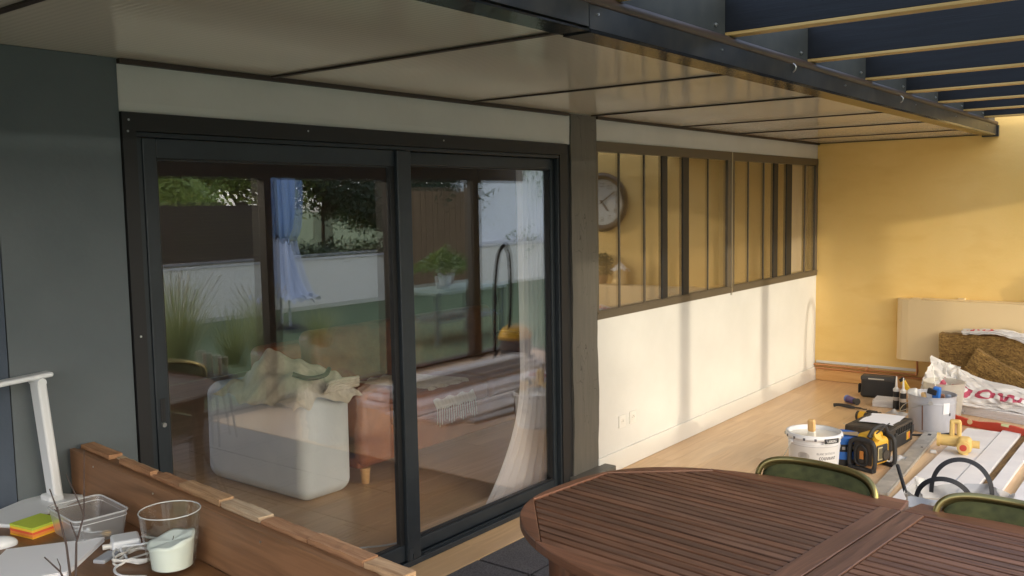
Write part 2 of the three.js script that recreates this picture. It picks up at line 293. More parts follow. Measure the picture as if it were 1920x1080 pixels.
{ // plate, rafters, roof glass
  const p = thing('wall_plate', 'grey timber plate with bolts behind the rafter ends', 'timber plate');
  for (let i = 0; i < RX.length - 1; i++) {
    part('plate_board', rspan(RX[i] + 0.031, RX[i + 1] - 0.031, 2.388, 2.55, 1.485, 1.512, 0.003), M.plate, p);
    for (const t of [0.86]) { const x = RX[i] + (RX[i + 1] - RX[i]) * t; part('bolt', [rx(cyl(0.008, 0.008, 0.004, 0, 0, 0, 14), Math.PI / 2).translate(x, 2.418, 1.515), rx(cyl(0.004, 0.004, 0.008, 0, 0, 0, 6), Math.PI / 2).translate(x, 2.418, 1.518)], M.steel, p); }
  }
  part('plate_board', span(-3, RX[0] - 0.031, 2.388, 2.55, 1.485, 1.512), M.plate, p); part('plate_board', span(RX[7] + 0.031, 8.749, 2.388, 2.55, 1.485, 1.512), M.plate, p);
  const names = ['', 'nearest', 'second', 'third', 'fourth', 'fifth', 'sixth', 'last and farthest'];
  let proto = null;
  RX.forEach((x, i) => {
    const label = i ? `${names[i]} navy painted roof rafter with underside painted in the gold of bounced light, counted from the camera` : 'navy roof rafter above the frame nearest the camera';
    if (!proto) {
      proto = thing('roof_rafter', label, 'rafter', [x, 0, 0], 0, 'parallel roof rafters');
      part('side_boards', [rspan(-0.03, 0.03, 2.4, 2.545, 1.5, 3.44, 0.003, 'z')], M.rafter, proto);
      part('underside', rspan(-0.0305, 0.0305, 2.388, 2.4005, 1.502, 3.43, 0.002, 'z'), M.rafterBounceTint, proto);
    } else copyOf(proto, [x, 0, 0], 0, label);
  });
  const r = thing('glass_roof', 'glass roof panes seen between the navy rafters', 'glass roof');
  for (let i = 0; i < RX.length - 1; i++) part('pane', boxUV(new THREE.PlaneGeometry(RX[i + 1] - RX[i] - 0.01, 2.1).rotateX(-Math.PI / 2)).translate((RX[i] + RX[i + 1]) / 2, 2.562, 2.53), M.roofGlass, r);
  part('pane', boxUV(new THREE.PlaneGeometry(5.5, 2.1).rotateX(-Math.PI / 2)).translate(-0.21, 2.562, 2.53), M.roofGlass, r);
  for (const x of RX) part('glazing_bar', span(x - 0.025, x + 0.025, 2.546, 2.58, 1.513, 3.43, 'z'), std([0.3, 0.34, 0.4], 0.4, { metalness: 0.5 }), r);
}
{ // veranda front, seen mirrored in the glass
  const f = thing('veranda_front', 'dark posts and header of the veranda front, mirrored in the door glass', 'veranda frame');
  for (const x of [-1.0, 0.5, 2.0, 3.5, 5.01, 6.5, 7.86]) part('post', rspan(x - 0.07, x + 0.07, -0.05, 2.0, 3.44, 3.54, 0.006), M.bronze, f);
  part('header', span(-3, 8.75, 2.0, 2.56, 3.44, 3.56), M.bronze, f);
  part('sill', span(-3, 8.75, -0.09, 0.05, 3.505, 3.6), M.bronze, f);
}
{ // timber pillar between door and windows
  const p = thing('pillar', 'dark grey cracked timber pillar between the sliding door and the windows', 'pillar');
  const g = boxUV(new THREE.BoxGeometry(0.28, 2.19, 0.08, 6, 40, 3), 'y'); const a = g.attributes.position;
  for (let i = 0; i < a.count; i++) { const y = a.getY(i), sx = Math.sign(a.getX(i)), sz = Math.sign(a.getZ(i)); if (Math.abs(a.getX(i)) > 0.13) a.setX(i, a.getX(i) + sx * (0.004 * Math.sin(y * 9 + sx) + 0.002 * Math.sin(y * 31 + 2 * sx))); a.setZ(i, a.getZ(i) + sz * 0.002 * Math.sin(y * 7)); }
  g.computeVertexNormals();
  part('shaft', g.translate(4.672, 1.183, -0.032), M.post, p);
  part('reveal', span(4.482, 4.533, 0.03, 2.27, -0.12, -0.004), M.black, p);
  part('foot', rspan(4.49, 4.88, 0.001, 0.088, -0.11, 0.095, 0.01), M.post, p, 'low grey painted pillar foot');
}
{ // sliding door
  const d = thing('sliding_door', 'dark grey aluminium sliding patio door with two large panes', 'sliding door');
  part('surround', [span(1.7235, 4.48, 2.032, 2.0975, -0.11, 0.014), span(1.7235, 1.774, 0.03, 2.032, -0.11, 0.014), span(4.412, 4.48, 0.03, 2.032, -0.11, 0.01)], M.surround, d);
  part('frame', [rspan(1.775, 4.411, 2.012, 2.031, -0.11, 0.006, 0.003), rspan(1.775, 1.797, 0.03, 2.012, -0.11, 0.006, 0.003, 'y'), rspan(4.4, 4.4115, 0.03, 2.012, -0.11, 0.002, 0.003, 'y')], M.frame, d);
  part('track', [rspan(1.72, 4.52, 0.001, 0.03, -0.12, 0.022, 0.004), span(1.8, 4.38, 0.03, 0.036, -0.016, -0.008), span(1.8, 4.38, 0.03, 0.036, -0.064, -0.056)], M.frame, d);
  const s1 = part('front_sash', [rspan(1.797, 1.849, 0.036, 2.01, -0.022, 0.012, 0.004, 'y'), rspan(3.058, 3.148, 0.036, 2.01, -0.024, 0.03, 0.005, 'y'), rspan(1.849, 3.058, 1.938, 2.01, -0.021, 0.011, 0.004), rspan(1.849, 3.058, 0.036, 0.116, -0.021, 0.011, 0.004)], M.frame, d);
  part('gasket', [span(1.849, 3.058, 1.93, 1.938, -0.018, 0.004), span(1.849, 3.058, 0.116, 0.124, -0.018, 0.004), span(3.03, 3.058, 0.116, 1.938, -0.02, 0.006), span(1.849, 1.856, 0.116, 1.938, -0.018, 0.004)], M.black, s1);
  const P = (w, h, x, y, z, ty = 0, tx = 0) => boxUV(new THREE.PlaneGeometry(w, h)).rotateY(ty).rotateX(tx).translate(x, y, z);   // the two panes of a unit are never quite parallel
  part('pane', P(1.19, 1.82, 2.445, 1.027, -0.003), M.glass, s1); part('pane', P(1.19, 1.82, 2.445, 1.027, -0.013, 0.005, 0.003), M.glass, s1);
  const s2 = part('rear_sash', [rspan(3.1, 3.15, 0.036, 2.01, -0.076, -0.032, 0.004, 'y'), rspan(4.37, 4.399, 0.036, 2.01, -0.076, -0.026, 0.004, 'y'), rspan(3.15, 4.37, 1.948, 2.01, -0.074, -0.028, 0.004), rspan(3.15, 4.37, 0.036, 0.1, -0.074, -0.028, 0.004)], M.frame, d);
  part('gasket', [span(3.15, 4.37, 1.941, 1.948, -0.068, -0.04), span(3.15, 4.37, 0.1, 0.107, -0.068, -0.04), span(4.364, 4.37, 0.107, 1.941, -0.068, -0.04)], M.black, s2);
  part('pane', P(1.22, 1.84, 3.76, 1.024, -0.05), M.glass, s2); part('pane', P(1.22, 1.84, 3.76, 1.024, -0.06, -0.004, 0.004), M.glass, s2);
  const h = part('handle', [rspan(1.812, 1.832, 0.975, 1.06, 0.0125, 0.015, 0.001, 'y'), rspan(1.817, 1.827, 0.985, 1.05, 0.002, 0.0156, 0.002, 'y')], M.black, s1);
  part('lock', [rx(cyl(0.0085, 0.0085, 0.006, 0, 0, 0, 18), Math.PI / 2).translate(1.823, 0.962, 0.015)], M.steel, s1);
  part('stopper', [rspan(3.06, 3.085, 0.04, 0.1, 0.03, 0.036, 0.002, 'y'), rspan(3.085, 3.09, 0.04, 0.07, 0.03, 0.04, 0.001)], M.frame, d);
  for (const x of [2.98, 3.2]) part('drain_cap', rspan(x - 0.02, x + 0.02, 0.03, 0.036, 0.006, 0.018, 0.002), M.frame, d);
  for (const [x, y] of [[1.748, 2.07], [1.743, 2.03], [1.75, 1.3], [2.55, 2.072], [3.4, 2.07]]) part('screw', rx(cyl(0.004, 0.004, 0.002, 0, 0, 0, 10), Math.PI / 2).translate(x, y, 0.0148), M.steel, d);
}
{ // two workshop style windows
  const make = (label, x0, x1, inL, inR, bars) => {
    const w = thing('interior_window', label, 'window', [0, 0, 0], 0, undefined);
    part('frame', [rspan(x0, x1, 2.066, 2.131, -0.07, 0.01, 0.003), rspan(x0, x1, 1.019, 1.074, -0.07, 0.01, 0.003), rspan(x0, inL, 1.074, 2.066, -0.07, 0.008, 0.003, 'y'), rspan(inR, x1, 1.074, 2.066, -0.07, 0.008, 0.003, 'y')], M.windowBronze, w);
    part('sill_lip', rspan(x0 + 0.004, x1 - 0.004, 1.056, 1.066, 0.0105, 0.016, 0.002), M.windowBronze, w);
    let prev = inL;
    const edges = [];
    for (const [a, b] of bars) {
      const wide = b - a > 0.06;
      if (wide) { const m = a + (b - a) * 0.45; part('stile', [rspan(a, m, 1.0745, 2.0655, -0.03, 0.003, 0.002, 'y'), rspan(m + 0.003, b, 1.0745, 2.0655, -0.045, 0.0, 0.002, 'y')], M.black, w); }
      else part('glazing_bar', rspan(a + (b - a) * 0.2, b - (b - a) * 0.2, 1.0745, 2.0655, -0.011, 0.002, 0.0015, 'y'), M.windowBronze, w);
      edges.push([prev, a]); prev = b;
    }
    edges.push([prev, inR]);
    for (const [a, b] of edges) part('pane', boxUV(new THREE.PlaneGeometry(b - a + 0.006, 0.995)).translate((a + b) / 2, 1.57, -0.0035), M.windowGlass, w), part('pane', boxUV(new THREE.PlaneGeometry(b - a + 0.006, 0.995)).translate((a + b) / 2, 1.57, -0.012), M.windowGlass, w);
    return w;
  };
  make('bronze framed window next to the pillar, left of the pair', 4.805, 6.788, 4.83, 6.72, [[5.08, 5.105], [5.405, 5.435], [5.66, 5.745], [5.97, 6.072], [6.38, 6.398]]);
  const w2 = make('bronze framed window touching the yellow end wall, right of the pair', 6.803, 8.748, 6.85, 8.69, [[7.123, 7.149], [7.438, 7.473], [7.667, 7.77], [7.964, 8.098], [8.416, 8.45]]);
  part('joint_strip', span(6.789, 6.802, 1.0, 2.13, 0.0005, 0.012, 'y'), M.steel, w2, 'thin bright metal strip between the two windows');
}

// ───────────────────────── garden, mirrored in the glass ─────────────────────────
srand(21);
const leafMat = (r, g, b) => phys([r, g, b], 0.8, { transmission: 0.5, thickness: 0, side: THREE.DoubleSide });
const LEAF = [leafMat(0.13, 0.22, 0.05), leafMat(0.22, 0.29, 0.06), leafMat(0.06, 0.10, 0.035), leafMat(0.42, 0.46, 0.2), leafMat(0.42, 0.52, 0.13)];  // last tone is paler: direct sun on the trees put into the leaf colour
function leaves(n, place, size) {                            // a cloud of small folded leaf faces
  const pos = [], nor = [];
  for (let i = 0; i < n; i++) {
    const c = place(), s = size * rr(0.6, 1.4), q = new THREE.Quaternion().setFromEuler(new THREE.Euler(rr(0, 6.3), rr(0, 6.3), rr(0, 6.3)));
    const a = V(0, 0, -s).applyQuaternion(q), b = V(s * 0.45, s * 0.12, 0).applyQuaternion(q), d = V(0, 0, s).applyQuaternion(q), e = V(-s * 0.45, s * 0.12, 0).applyQuaternion(q);
    for (const p of [a, b, d, a, d, e]) pos.push(c[0] + p.x, c[1] + p.y, c[2] + p.z);
  }
  const g = new THREE.BufferGeometry(); g.setAttribute('position', new THREE.Float32BufferAttribute(pos, 3)); g.computeVertexNormals(); return flat(g);
}
const bark = std(0xffffff, 0.95, { map: woodTex(hx(0x3a3026), hx(0x5e5040), 256, 128, 0.6, 0.2, 16, 410) });
function tree(label, x, z, h, r, n, mat, low) {
  const t = thing('garden_tree', label, 'tree', [x, -0.1, z], 0);
  const limbs = [cylTo(V(0, 0, 0), V(0.1, h * 0.55, 0.05), 0.16, 0.09)], tips = [];
  for (let i = 0; i < 9; i++) { const y = h * rr(0.25, 0.55), a = i * 2.4 + rr(0, 0.6), e = V(Math.cos(a) * r * rr(0.5, 0.9), y + h * rr(0.1, 0.35), Math.sin(a) * r * rr(0.5, 0.9)); limbs.push(cylTo(V(0.06, y, 0.03), e, 0.05, 0.015, 7)); tips.push(e); }
  part('trunk', limbs, bark, t);
  const clumps = tips.concat([V(0.1, h * 0.9, 0)]); for (let i = 0; i < 26; i++) { const a = rr(0, 6.3), k = Math.sqrt(rnd()); clumps.push(V(Math.cos(a) * r * k, rr(low, h), Math.sin(a) * r * k)); }
  part('crown', leaves(n, () => { const c = clumps[Math.floor(rnd() * clumps.length)], k = r * 0.34; return [c.x + (rnd() + rnd() - 1) * k * 1.3, c.y + (rnd() + rnd() - 1) * k, c.z + (rnd() + rnd() - 1) * k * 1.3]; }, 0.075), mat, t);
}
{
  const w = thing('garden_wall', 'pale rendered garden wall under the brown fence, mirrored in the door', 'wall');
  part('render', span(-4, 22, -0.1, 0.79, 10, 10.2), std([0.9, 0.82, 0.66], 0.9), w);
  part('coping', rspan(-4.02, 22.02, 0.79, 0.83, 9.97, 10.23, 0.008), std([0.5, 0.48, 0.44], 0.9), w);
  const f = thing('board_fence', 'dark brown fence of horizontal boards on top of the garden wall', 'fence');
  const fm = std(0xffffff, 0.8, { map: woodTex(hx(0x36281e), hx(0x50402f), 512, 256, 1.5, 0.3, 14, 420) });
  for (let i = 0; i < 8; i++) part('board', rspan(-4, 10.1, 0.84 + i * 0.122, 0.957 + i * 0.122, 10.06, 10.085, 0.003), fm, f);
  for (let x = -3.9; x <= 10.2; x += 2) part('post', rspan(x - 0.04, x + 0.04, 0.831, 1.83, 10.086, 10.16, 0.004), fm, f);
}
tree('bright leafy tree behind the brown fence, left in the door reflection', 9.7, 12.4, 4.6, 1.5, 15000, LEAF[4], 1.0);
tree('green leafy tree behind the brown fence, beside the bright one', 11.6, 13.0, 5.2, 1.6, 13000, LEAF[4], 1.0);
tree('dark bushy tree above the pale garden wall in the reflection', 13.0, 12.0, 5.0, 1.7, 16000, LEAF[2], 0.4);
tree('dark tree with low branches above the pale garden wall, farther right', 15.2, 11.8, 4.6, 1.6, 14000, LEAF[2], 0.4);
tree('olive green tree at the end of the garden wall', 18.2, 12.2, 5.0, 1.8, 7000, LEAF[0], 0.5);
{
  const h = thing('added_shade_house', 'unseen house added beyond the garden fence to keep the low sun off the door', 'house', [-12.5, -0.1, 25]);  // out of view, added to shade the door from the low sun
  part('wall', span(-9, 8.6, 0, 5.3, 0, 7), std([0.5, 0.45, 0.38], 0.9), h);
  part('roof', rz(extrude([[-0.3, 0], [7.3, 0], [3.5, 1.5]], 17.9, 0.02), 0).rotateY(-Math.PI / 2).translate(8.75, 5.3, 0), std([0.22, 0.1, 0.07], 0.85), h);
  for (let i = 0; i < 4; i++) for (const y of [0.9, 3.4]) { const w = part('window', span(-7.6 + i * 4, -6.3 + i * 4, y, y + 1.3, -0.05, -0.001), M.whitePlastic, h); part('pane', span(-7.5 + i * 4, -6.4 + i * 4, y + 0.1, y + 1.2, -0.056, -0.05), M.black, w); }
}
function grassClump(label, x, z, n, h, spread, seedheads) {
  const g = [], t = thing('grass_clump', label, 'ornamental grass', [x, 0.05, z], 0, 'ornamental grass clumps in front of the veranda');
  for (let i = 0; i < n; i++) {
    const a = rr(0, 6.3), r0 = rr(0, 0.12), L = h * rr(0.55, 1.1), lean = spread * rr(0.2, 1);
    const p0 = V(Math.cos(a) * r0, 0, Math.sin(a) * r0), p1 = V(Math.cos(a) * (r0 + lean * 0.3), L * 0.6, Math.sin(a) * (r0 + lean * 0.3)), p2 = V(Math.cos(a) * (r0 + lean), L, Math.sin(a) * (r0 + lean));
    const side = V(-Math.sin(a), 0, Math.cos(a)).multiplyScalar(0.006);
    g.push(gridSurf(1, 5, (u, v) => { const q = new THREE.QuadraticBezierCurve3(p0, p1, p2).getPoint(v), w = (u - 0.5) * 2 * (1 - v * 0.85); return [q.x + side.x * w, q.y, q.z + side.z * w]; }));
  }
  part('blades', g, LEAF[3], t).userData.kind = 'stuff';
  if (seedheads) part('plumes', Array.from({ length: 14 }, () => { const a = rr(0, 6.3), r = rr(0.05, spread * 0.8), y = h * rr(0.9, 1.2); return cylTo(V(Math.cos(a) * r * 0.4, y * 0.6, Math.sin(a) * r * 0.4), V(Math.cos(a) * r, y, Math.sin(a) * r), 0.004, 0.01, 5); }), std([0.62, 0.58, 0.44], 1), t).userData.kind = 'stuff';
}
grassClump('tall feathery ornamental grass, farthest left in the door reflection', 5.35, 5.5, 420, 0.95, 0.6, true);
grassClump('low green ornamental grass beside the tall feathery clump', 5.9, 5.3, 200, 0.6, 0.45, false);
grassClump('ornamental grass with pale seed heads near the veranda post', 6.6, 5.7, 220, 0.7, 0.4, true);
grassClump('small ornamental grass just right of the parasol', 7.35, 5.6, 140, 0.5, 0.4, false);
{
  const p = thing('garden_parasol', 'closed blue and white garden parasol tied in the middle, mirrored in the door', 'parasol', [8.78, -0.1, 8.0]);
  part('pole', cyl(0.022, 0.022, 2.75, 0, 1.375, 0, 14), M.whitePlastic, p);
  part('base', cyl(0.24, 0.27, 0.07, 0, 0.035, 0, 28), M.black, p);
  const fold = (y0, y1, r) => gridSurf(96, 14, (u, v) => { const y = y0 + (y1 - y0) * v, a = u * Math.PI * 2, k = r(v) * (1 + 0.32 * Math.sin(a * 8 + v * 2)); return [Math.cos(a) * k, y + (v < 0.05 ? 0.04 * Math.sin(a * 16) : 0), Math.sin(a) * k]; });
  part('upper_canopy', fold(1.36, 2.75, (v) => 0.10 + 0.18 * Math.sqrt(v) * (1 - v * 0.55)), phys([0.34, 0.47, 0.68], 0.9, { side: THREE.DoubleSide }), p);
  part('lower_canopy', fold(0.48, 1.36, (v) => 0.36 - 0.25 * Math.sqrt(v)), phys([0.66, 0.7, 0.8], 0.9, { side: THREE.DoubleSide }), p);
  part('tie', new THREE.TorusGeometry(0.105, 0.014, 8, 28).rotateX(Math.PI / 2).translate(0, 1.36, 0), M.navy, p);
}
{
  const h = thing('pale_house', 'pale house wall with a grey roof beyond the garden, mirrored in the right pane', 'house', [18.6, -0.1, 10.6], -0.08);
  part('wall', span(-3.2, 4, 0, 2.9, -0.15, 0.15), std([0.9, 0.88, 0.82], 0.9), h);
  part('roof', rx(rspan(-3.4, 4.2, -0.06, 0.06, -1.7, 1.7, 0.02), -0.5).translate(0, 3.6, 1.2), std([0.2, 0.2, 0.22], 0.8), h);
  const w = part('window', rspan(0.6, 1.7, 1.1, 2.2, -0.19, -0.151, 0.01), M.whitePlastic, h); part('pane', span(0.68, 1.62, 1.18, 2.12, -0.196, -0.19), M.black, w);
}
{
  const s = thing('wooden_screen', 'tall brown boarded screen in front of the garden wall, mirrored in the right pane', 'screen', [14.1, -0.1, 9.88]);
  const sm = std(0xffffff, 0.85, { map: woodTex(hx(0x6a5236), hx(0x8e7250), 512, 256, 1.2, 0.3, 14, 450) });
  for (let i = 0; i < 14; i++) part('board', rspan(-1.25 + i * 0.18, -1.25 + i * 0.18 + 0.176, 0, 2.15, -0.04 - (i % 2) * 0.006, 0, 0.003, 'y'), sm, s);
}
{
  const t = thing('side_stool', 'low dark stool carrying two candles, mirrored in the left pane', 'stool', [3.98, 0, 2.86]);
  part('seat', cyl(0.17, 0.17, 0.03, 0, 0.475, 0, 32), M.toolBlack, t);
  for (let i = 0; i < 3; i++) { const a = i * 2.094; part('leg', cylTo(V(Math.cos(a) * 0.1, 0.46, Math.sin(a) * 0.1), V(Math.cos(a) * 0.17, 0, Math.sin(a) * 0.17), 0.012, 0.01), M.toolBlack, t); }
  const wax = phys([0.8, 0.7, 0.5], 0.5);
  const mk = (label, x, z, h) => { const c = thing('pillar_candle', label, 'candle', [x, 0.4905, z]); part('wax', lathe([[0, 0], [0.036, 0], [0.037, h * 0.98], [0.03, h], [0.02, h - 0.008], [0, h - 0.01]], 28), wax, c); part('wick', cyl(0.0015, 0.0015, 0.014, 0, h - 0.002, 0, 6), M.black, c); };
  mk('taller cream pillar candle mirrored in the door', 3.95, 2.9, 0.19); mk('shorter cream pillar candle beside the taller one, mirrored in the door', 4.04, 2.84, 0.15);
}
{
  const t = thing('garden_table', 'pale garden table with stacked boards, mirrored in the right door pane', 'table', [9.4, -0.1, 5.2]);
  part('top', rspan(-0.75, 0.75, 0.68, 0.72, -0.4, 0.4, 0.006), std([0.36, 0.44, 0.36], 0.4), t);
  for (const [x, z] of [[-0.68, -0.34], [0.68, -0.34], [-0.68, 0.34], [0.68, 0.34]]) part('leg', rspan(x - 0.025, x + 0.025, 0, 0.68, z - 0.025, z + 0.025, 0.004, 'y'), std([0.16, 0.2, 0.16], 0.5), t);
  part('shelf', rspan(-0.7, 0.7, 0.3, 0.32, -0.36, 0.36, 0.004), std([0.2, 0.25, 0.2], 0.5), t);
  const b = thing('potted_plant', 'arching green potted plant on the pale garden table', 'plant', [9.25, 0.62, 5.2]);
  part('pot', lathe([[0, 0], [0.09, 0], [0.12, 0.17], [0.11, 0.17], [0.1, 0.15], [0, 0.15]], 28), M.whitePlastic, b);
  part('foliage', leaves(500, () => { const a = rr(0, 6.3), r = rr(0, 0.42); return [Math.cos(a) * r, 0.16 + 0.36 * (1 - r * 1.6) * rr(0.4, 1.1), Math.sin(a) * r]; }, 0.06), LEAF[1], b);
}
// ───────────────────────── living room, seen through the glass ─────────────────────────
{
  const c = thing('white_bale', 'tall white sheet-wrapped block standing on the floor behind the door', 'wrapped block');
  const g = flat(new RoundedBoxGeometry(0.4, 0.64, 1.0, 8, 0.085)); const a = g.attributes.position;
  for (let i = 0; i < a.count; i++) { const x = a.getX(i), y = a.getY(i), z = a.getZ(i); a.setXYZ(i, x + 0.012 * Math.sin(y * 6 + z * 3), y + 0.008 * Math.sin(z * 7 + x * 5), z + 0.012 * Math.sin(y * 8 + x * 9)); }
  g.computeVertexNormals(); part('cover', boxUV(g), M.sheet, c); c.position.set(3.575, 0.32, -1.62);
  const fold = (u, v) => 0.011 * Math.sin(u * 24 + 4 * Math.sin(v * 4)) + 0.028 * (vn(u * 5, v * 5, 99, 99, 3) - 0.5) * 2 + 0.006 * Math.sin(v * 40 + 5 * Math.sin(u * 6));
  const cl = thing('knitted_throw', 'crumpled cream throw heaped on the white block and the sofa arm', 'throw');
  part('fabric', gridSurf(110, 80, (u, v) => {
    const x = 3.26 + u * 0.54, z = -1.05 - v * 0.8, dx = (u - 0.45) / 0.55, dz = (v - 0.5) / 0.5;
    let y = 0.66 + 0.2 * Math.exp(-(dx * dx * 2.2 + dz * dz * 1.6)) + fold(u, v) * 1.2; const e = Math.max(Math.abs(u - 0.5), Math.abs(v - 0.5)) * 2; if (e > 0.6) y -= (e - 0.6) * (e - 0.6) * 0.5; return [x + 0.03 * Math.sin(v * 9), y, z + 0.02 * Math.sin(u * 12)];
  }), M.cloth, cl);
  part('folded_edge', [0, 1, 2, 3].map((i) => tube([[3.5, 0.665 + i * 0.017, -1.07 + i * 0.012], [3.6, 0.672 + i * 0.017, -1.06], [3.72, 0.668 + i * 0.017, -1.07 + i * 0.01], [3.8, 0.66 + i * 0.015, -1.1]], 0.012, 20, 8)), M.cloth, cl);
  single('leather_belt', tube([[3.35, 0.79, -1.16], [3.42, 0.76, -1.1], [3.52, 0.765, -1.08], [3.6, 0.785, -1.13]], 0.014, 24, 8), std([0.06, 0.035, 0.02], 0.5), 'dark curved leather strap lying on the cream throw', 'strap');
}
{
  const s = thing('leather_sofa', 'brown leather sofa facing the door inside the living room', 'sofa');
  const L = (x0, x1, y0, y1, z0, z1, r) => boxUV(new RoundedBoxGeometry(x1 - x0, y1 - y0, z1 - z0, 4, r)).translate((x0 + x1) / 2, (y0 + y1) / 2, (z0 + z1) / 2);
  part('base', L(3.83, 6.4, 0.1, 0.34, -2.05, -1.15, 0.03), M.leather, s);
  for (let i = 0; i < 2; i++) part('seat_cushion', L(4.1 + i * 1.02, 5.11 + i * 1.02, 0.33, 0.5, -1.85, -1.12, 0.05), M.leather, s);
  for (let i = 0; i < 2; i++) part('back_cushion', rx(L(-0.5, 0.5, 0, 0.44, -0.1, 0.1, 0.07), -0.12).translate(4.62 + i * 1.02, 0.45, -1.95), M.leather, s);
  part('backrest', L(3.83, 6.4, 0.3, 0.8, -2.25, -2.03, 0.06), M.leather, s);
  part('arm', L(3.83, 4.1, 0.12, 0.6, -2.1, -1.1, 0.05), M.leather, s); part('arm', L(6.13, 6.4, 0.12, 0.6, -2.1, -1.1, 0.05), M.leather, s);
  for (const [x, z] of [[3.9, -1.17], [6.33, -1.17], [3.9, -2.1], [6.33, -2.1]]) part('foot', cyl(0.035, 0.025, 0.1, x, 0.051, z, 14), M.skirtWood, s);
  const t = thing('fringed_blanket', 'cream fringed blanket hanging over the sofa seat', 'blanket');
  part('fabric', gridSurf(30, 30, (u, v) => { const z = -1.75 + v * 0.66, y = v < 0.9 ? 0.508 + 0.012 * Math.sin(u * 20) : 0.508 - (v - 0.9) * 1.4 + 0.008 * Math.sin(u * 20); return [4.35 + u * 0.42 + v * 0.15, y, z]; }), M.cloth, t);
  part('fringe', Array.from({ length: 18 }, (_, i) => cylTo(V(4.5 + i * 0.0235, 0.38, -1.085), V(4.49 + i * 0.0245, 0.27 + 0.02 * Math.sin(i * 5), -1.08), 0.004, 0.003, 5)), M.cloth, t).userData.kind = 'stuff';
}
{
  const wave = (x0, x1, top, amp, n, zc, flare) => gridSurf(n * 12, 30, (u, v) => { const k = flare ? flare(v) : 0, x = x0 + (x1 - x0) * u - k * (1 - u); return [x, top * v, zc + amp * Math.sin(u * n * Math.PI * 2) * (0.6 + 0.4 * v)]; });
  const c1 = thing('curtain', 'sheer white curtain at the right edge of the door with its hem swept left', 'curtain');
  part('fabric', wave(4.35, 4.68, 2.1, 0.035, 7, -0.26, (v) => v < 0.35 ? 0.36 * Math.pow(1 - v / 0.35, 2) : 0), M.curtain, c1);
  const c2 = thing('curtain', 'narrow strip of sheer white curtain at the left edge of the door', 'curtain');
  part('fabric', wave(1.87, 2.0, 2.1, 0.02, 3, -0.26, (v) => v < 0.8 ? -0.07 * (0.8 - v) : 0), M.curtain, c2);
  const c3 = thing('curtain', 'narrow beige curtain strip behind the right window close to the yellow wall', 'curtain');
  part('fabric', wave(8.29, 8.58, 2.12, 0.008, 6, -0.085, null), std([0.5, 0.42, 0.32], 0.95, { side: THREE.DoubleSide }), c3);
  single('added_sun_blind', gridSurf(60, 8, (u, v) => [4.84 + u * 3.89, 1.0 + v * 1.1 - 0.012 * Math.sin(u * Math.PI * 6) * v, -0.118 + 0.004 * Math.sin(u * 60)]), std([0.2, 0.13, 0.05], 0.9, { side: THREE.DoubleSide }), 'added ochre blind behind the two bronze framed windows, blocking sun and warming the panes', 'blind');  // blind added to block the sun; its ochre lends the panes gold
  const rail = single('curtain_rail', rz(cyl(0.012, 0.012, 3.1, 0, 0, 0, 12), Math.PI / 2), M.black, 'dark curtain rail inside above the sliding door', 'curtain rail', [3.2, 2.16, -0.26]);
  single('floor_cable', tube([[2.9, 0.006, -0.62], [3.0, 0.006, -0.5], [3.03, 0.006, -0.4], [3.1, 0.006, -0.36], [3.22, 0.006, -0.27], [3.5, 0.006, -0.2], [3.9, 0.006, -0.16]], 0.005, 60, 6), M.skirtWhite, 'thin white cable lying on the living room floor by the door', 'cable');
}

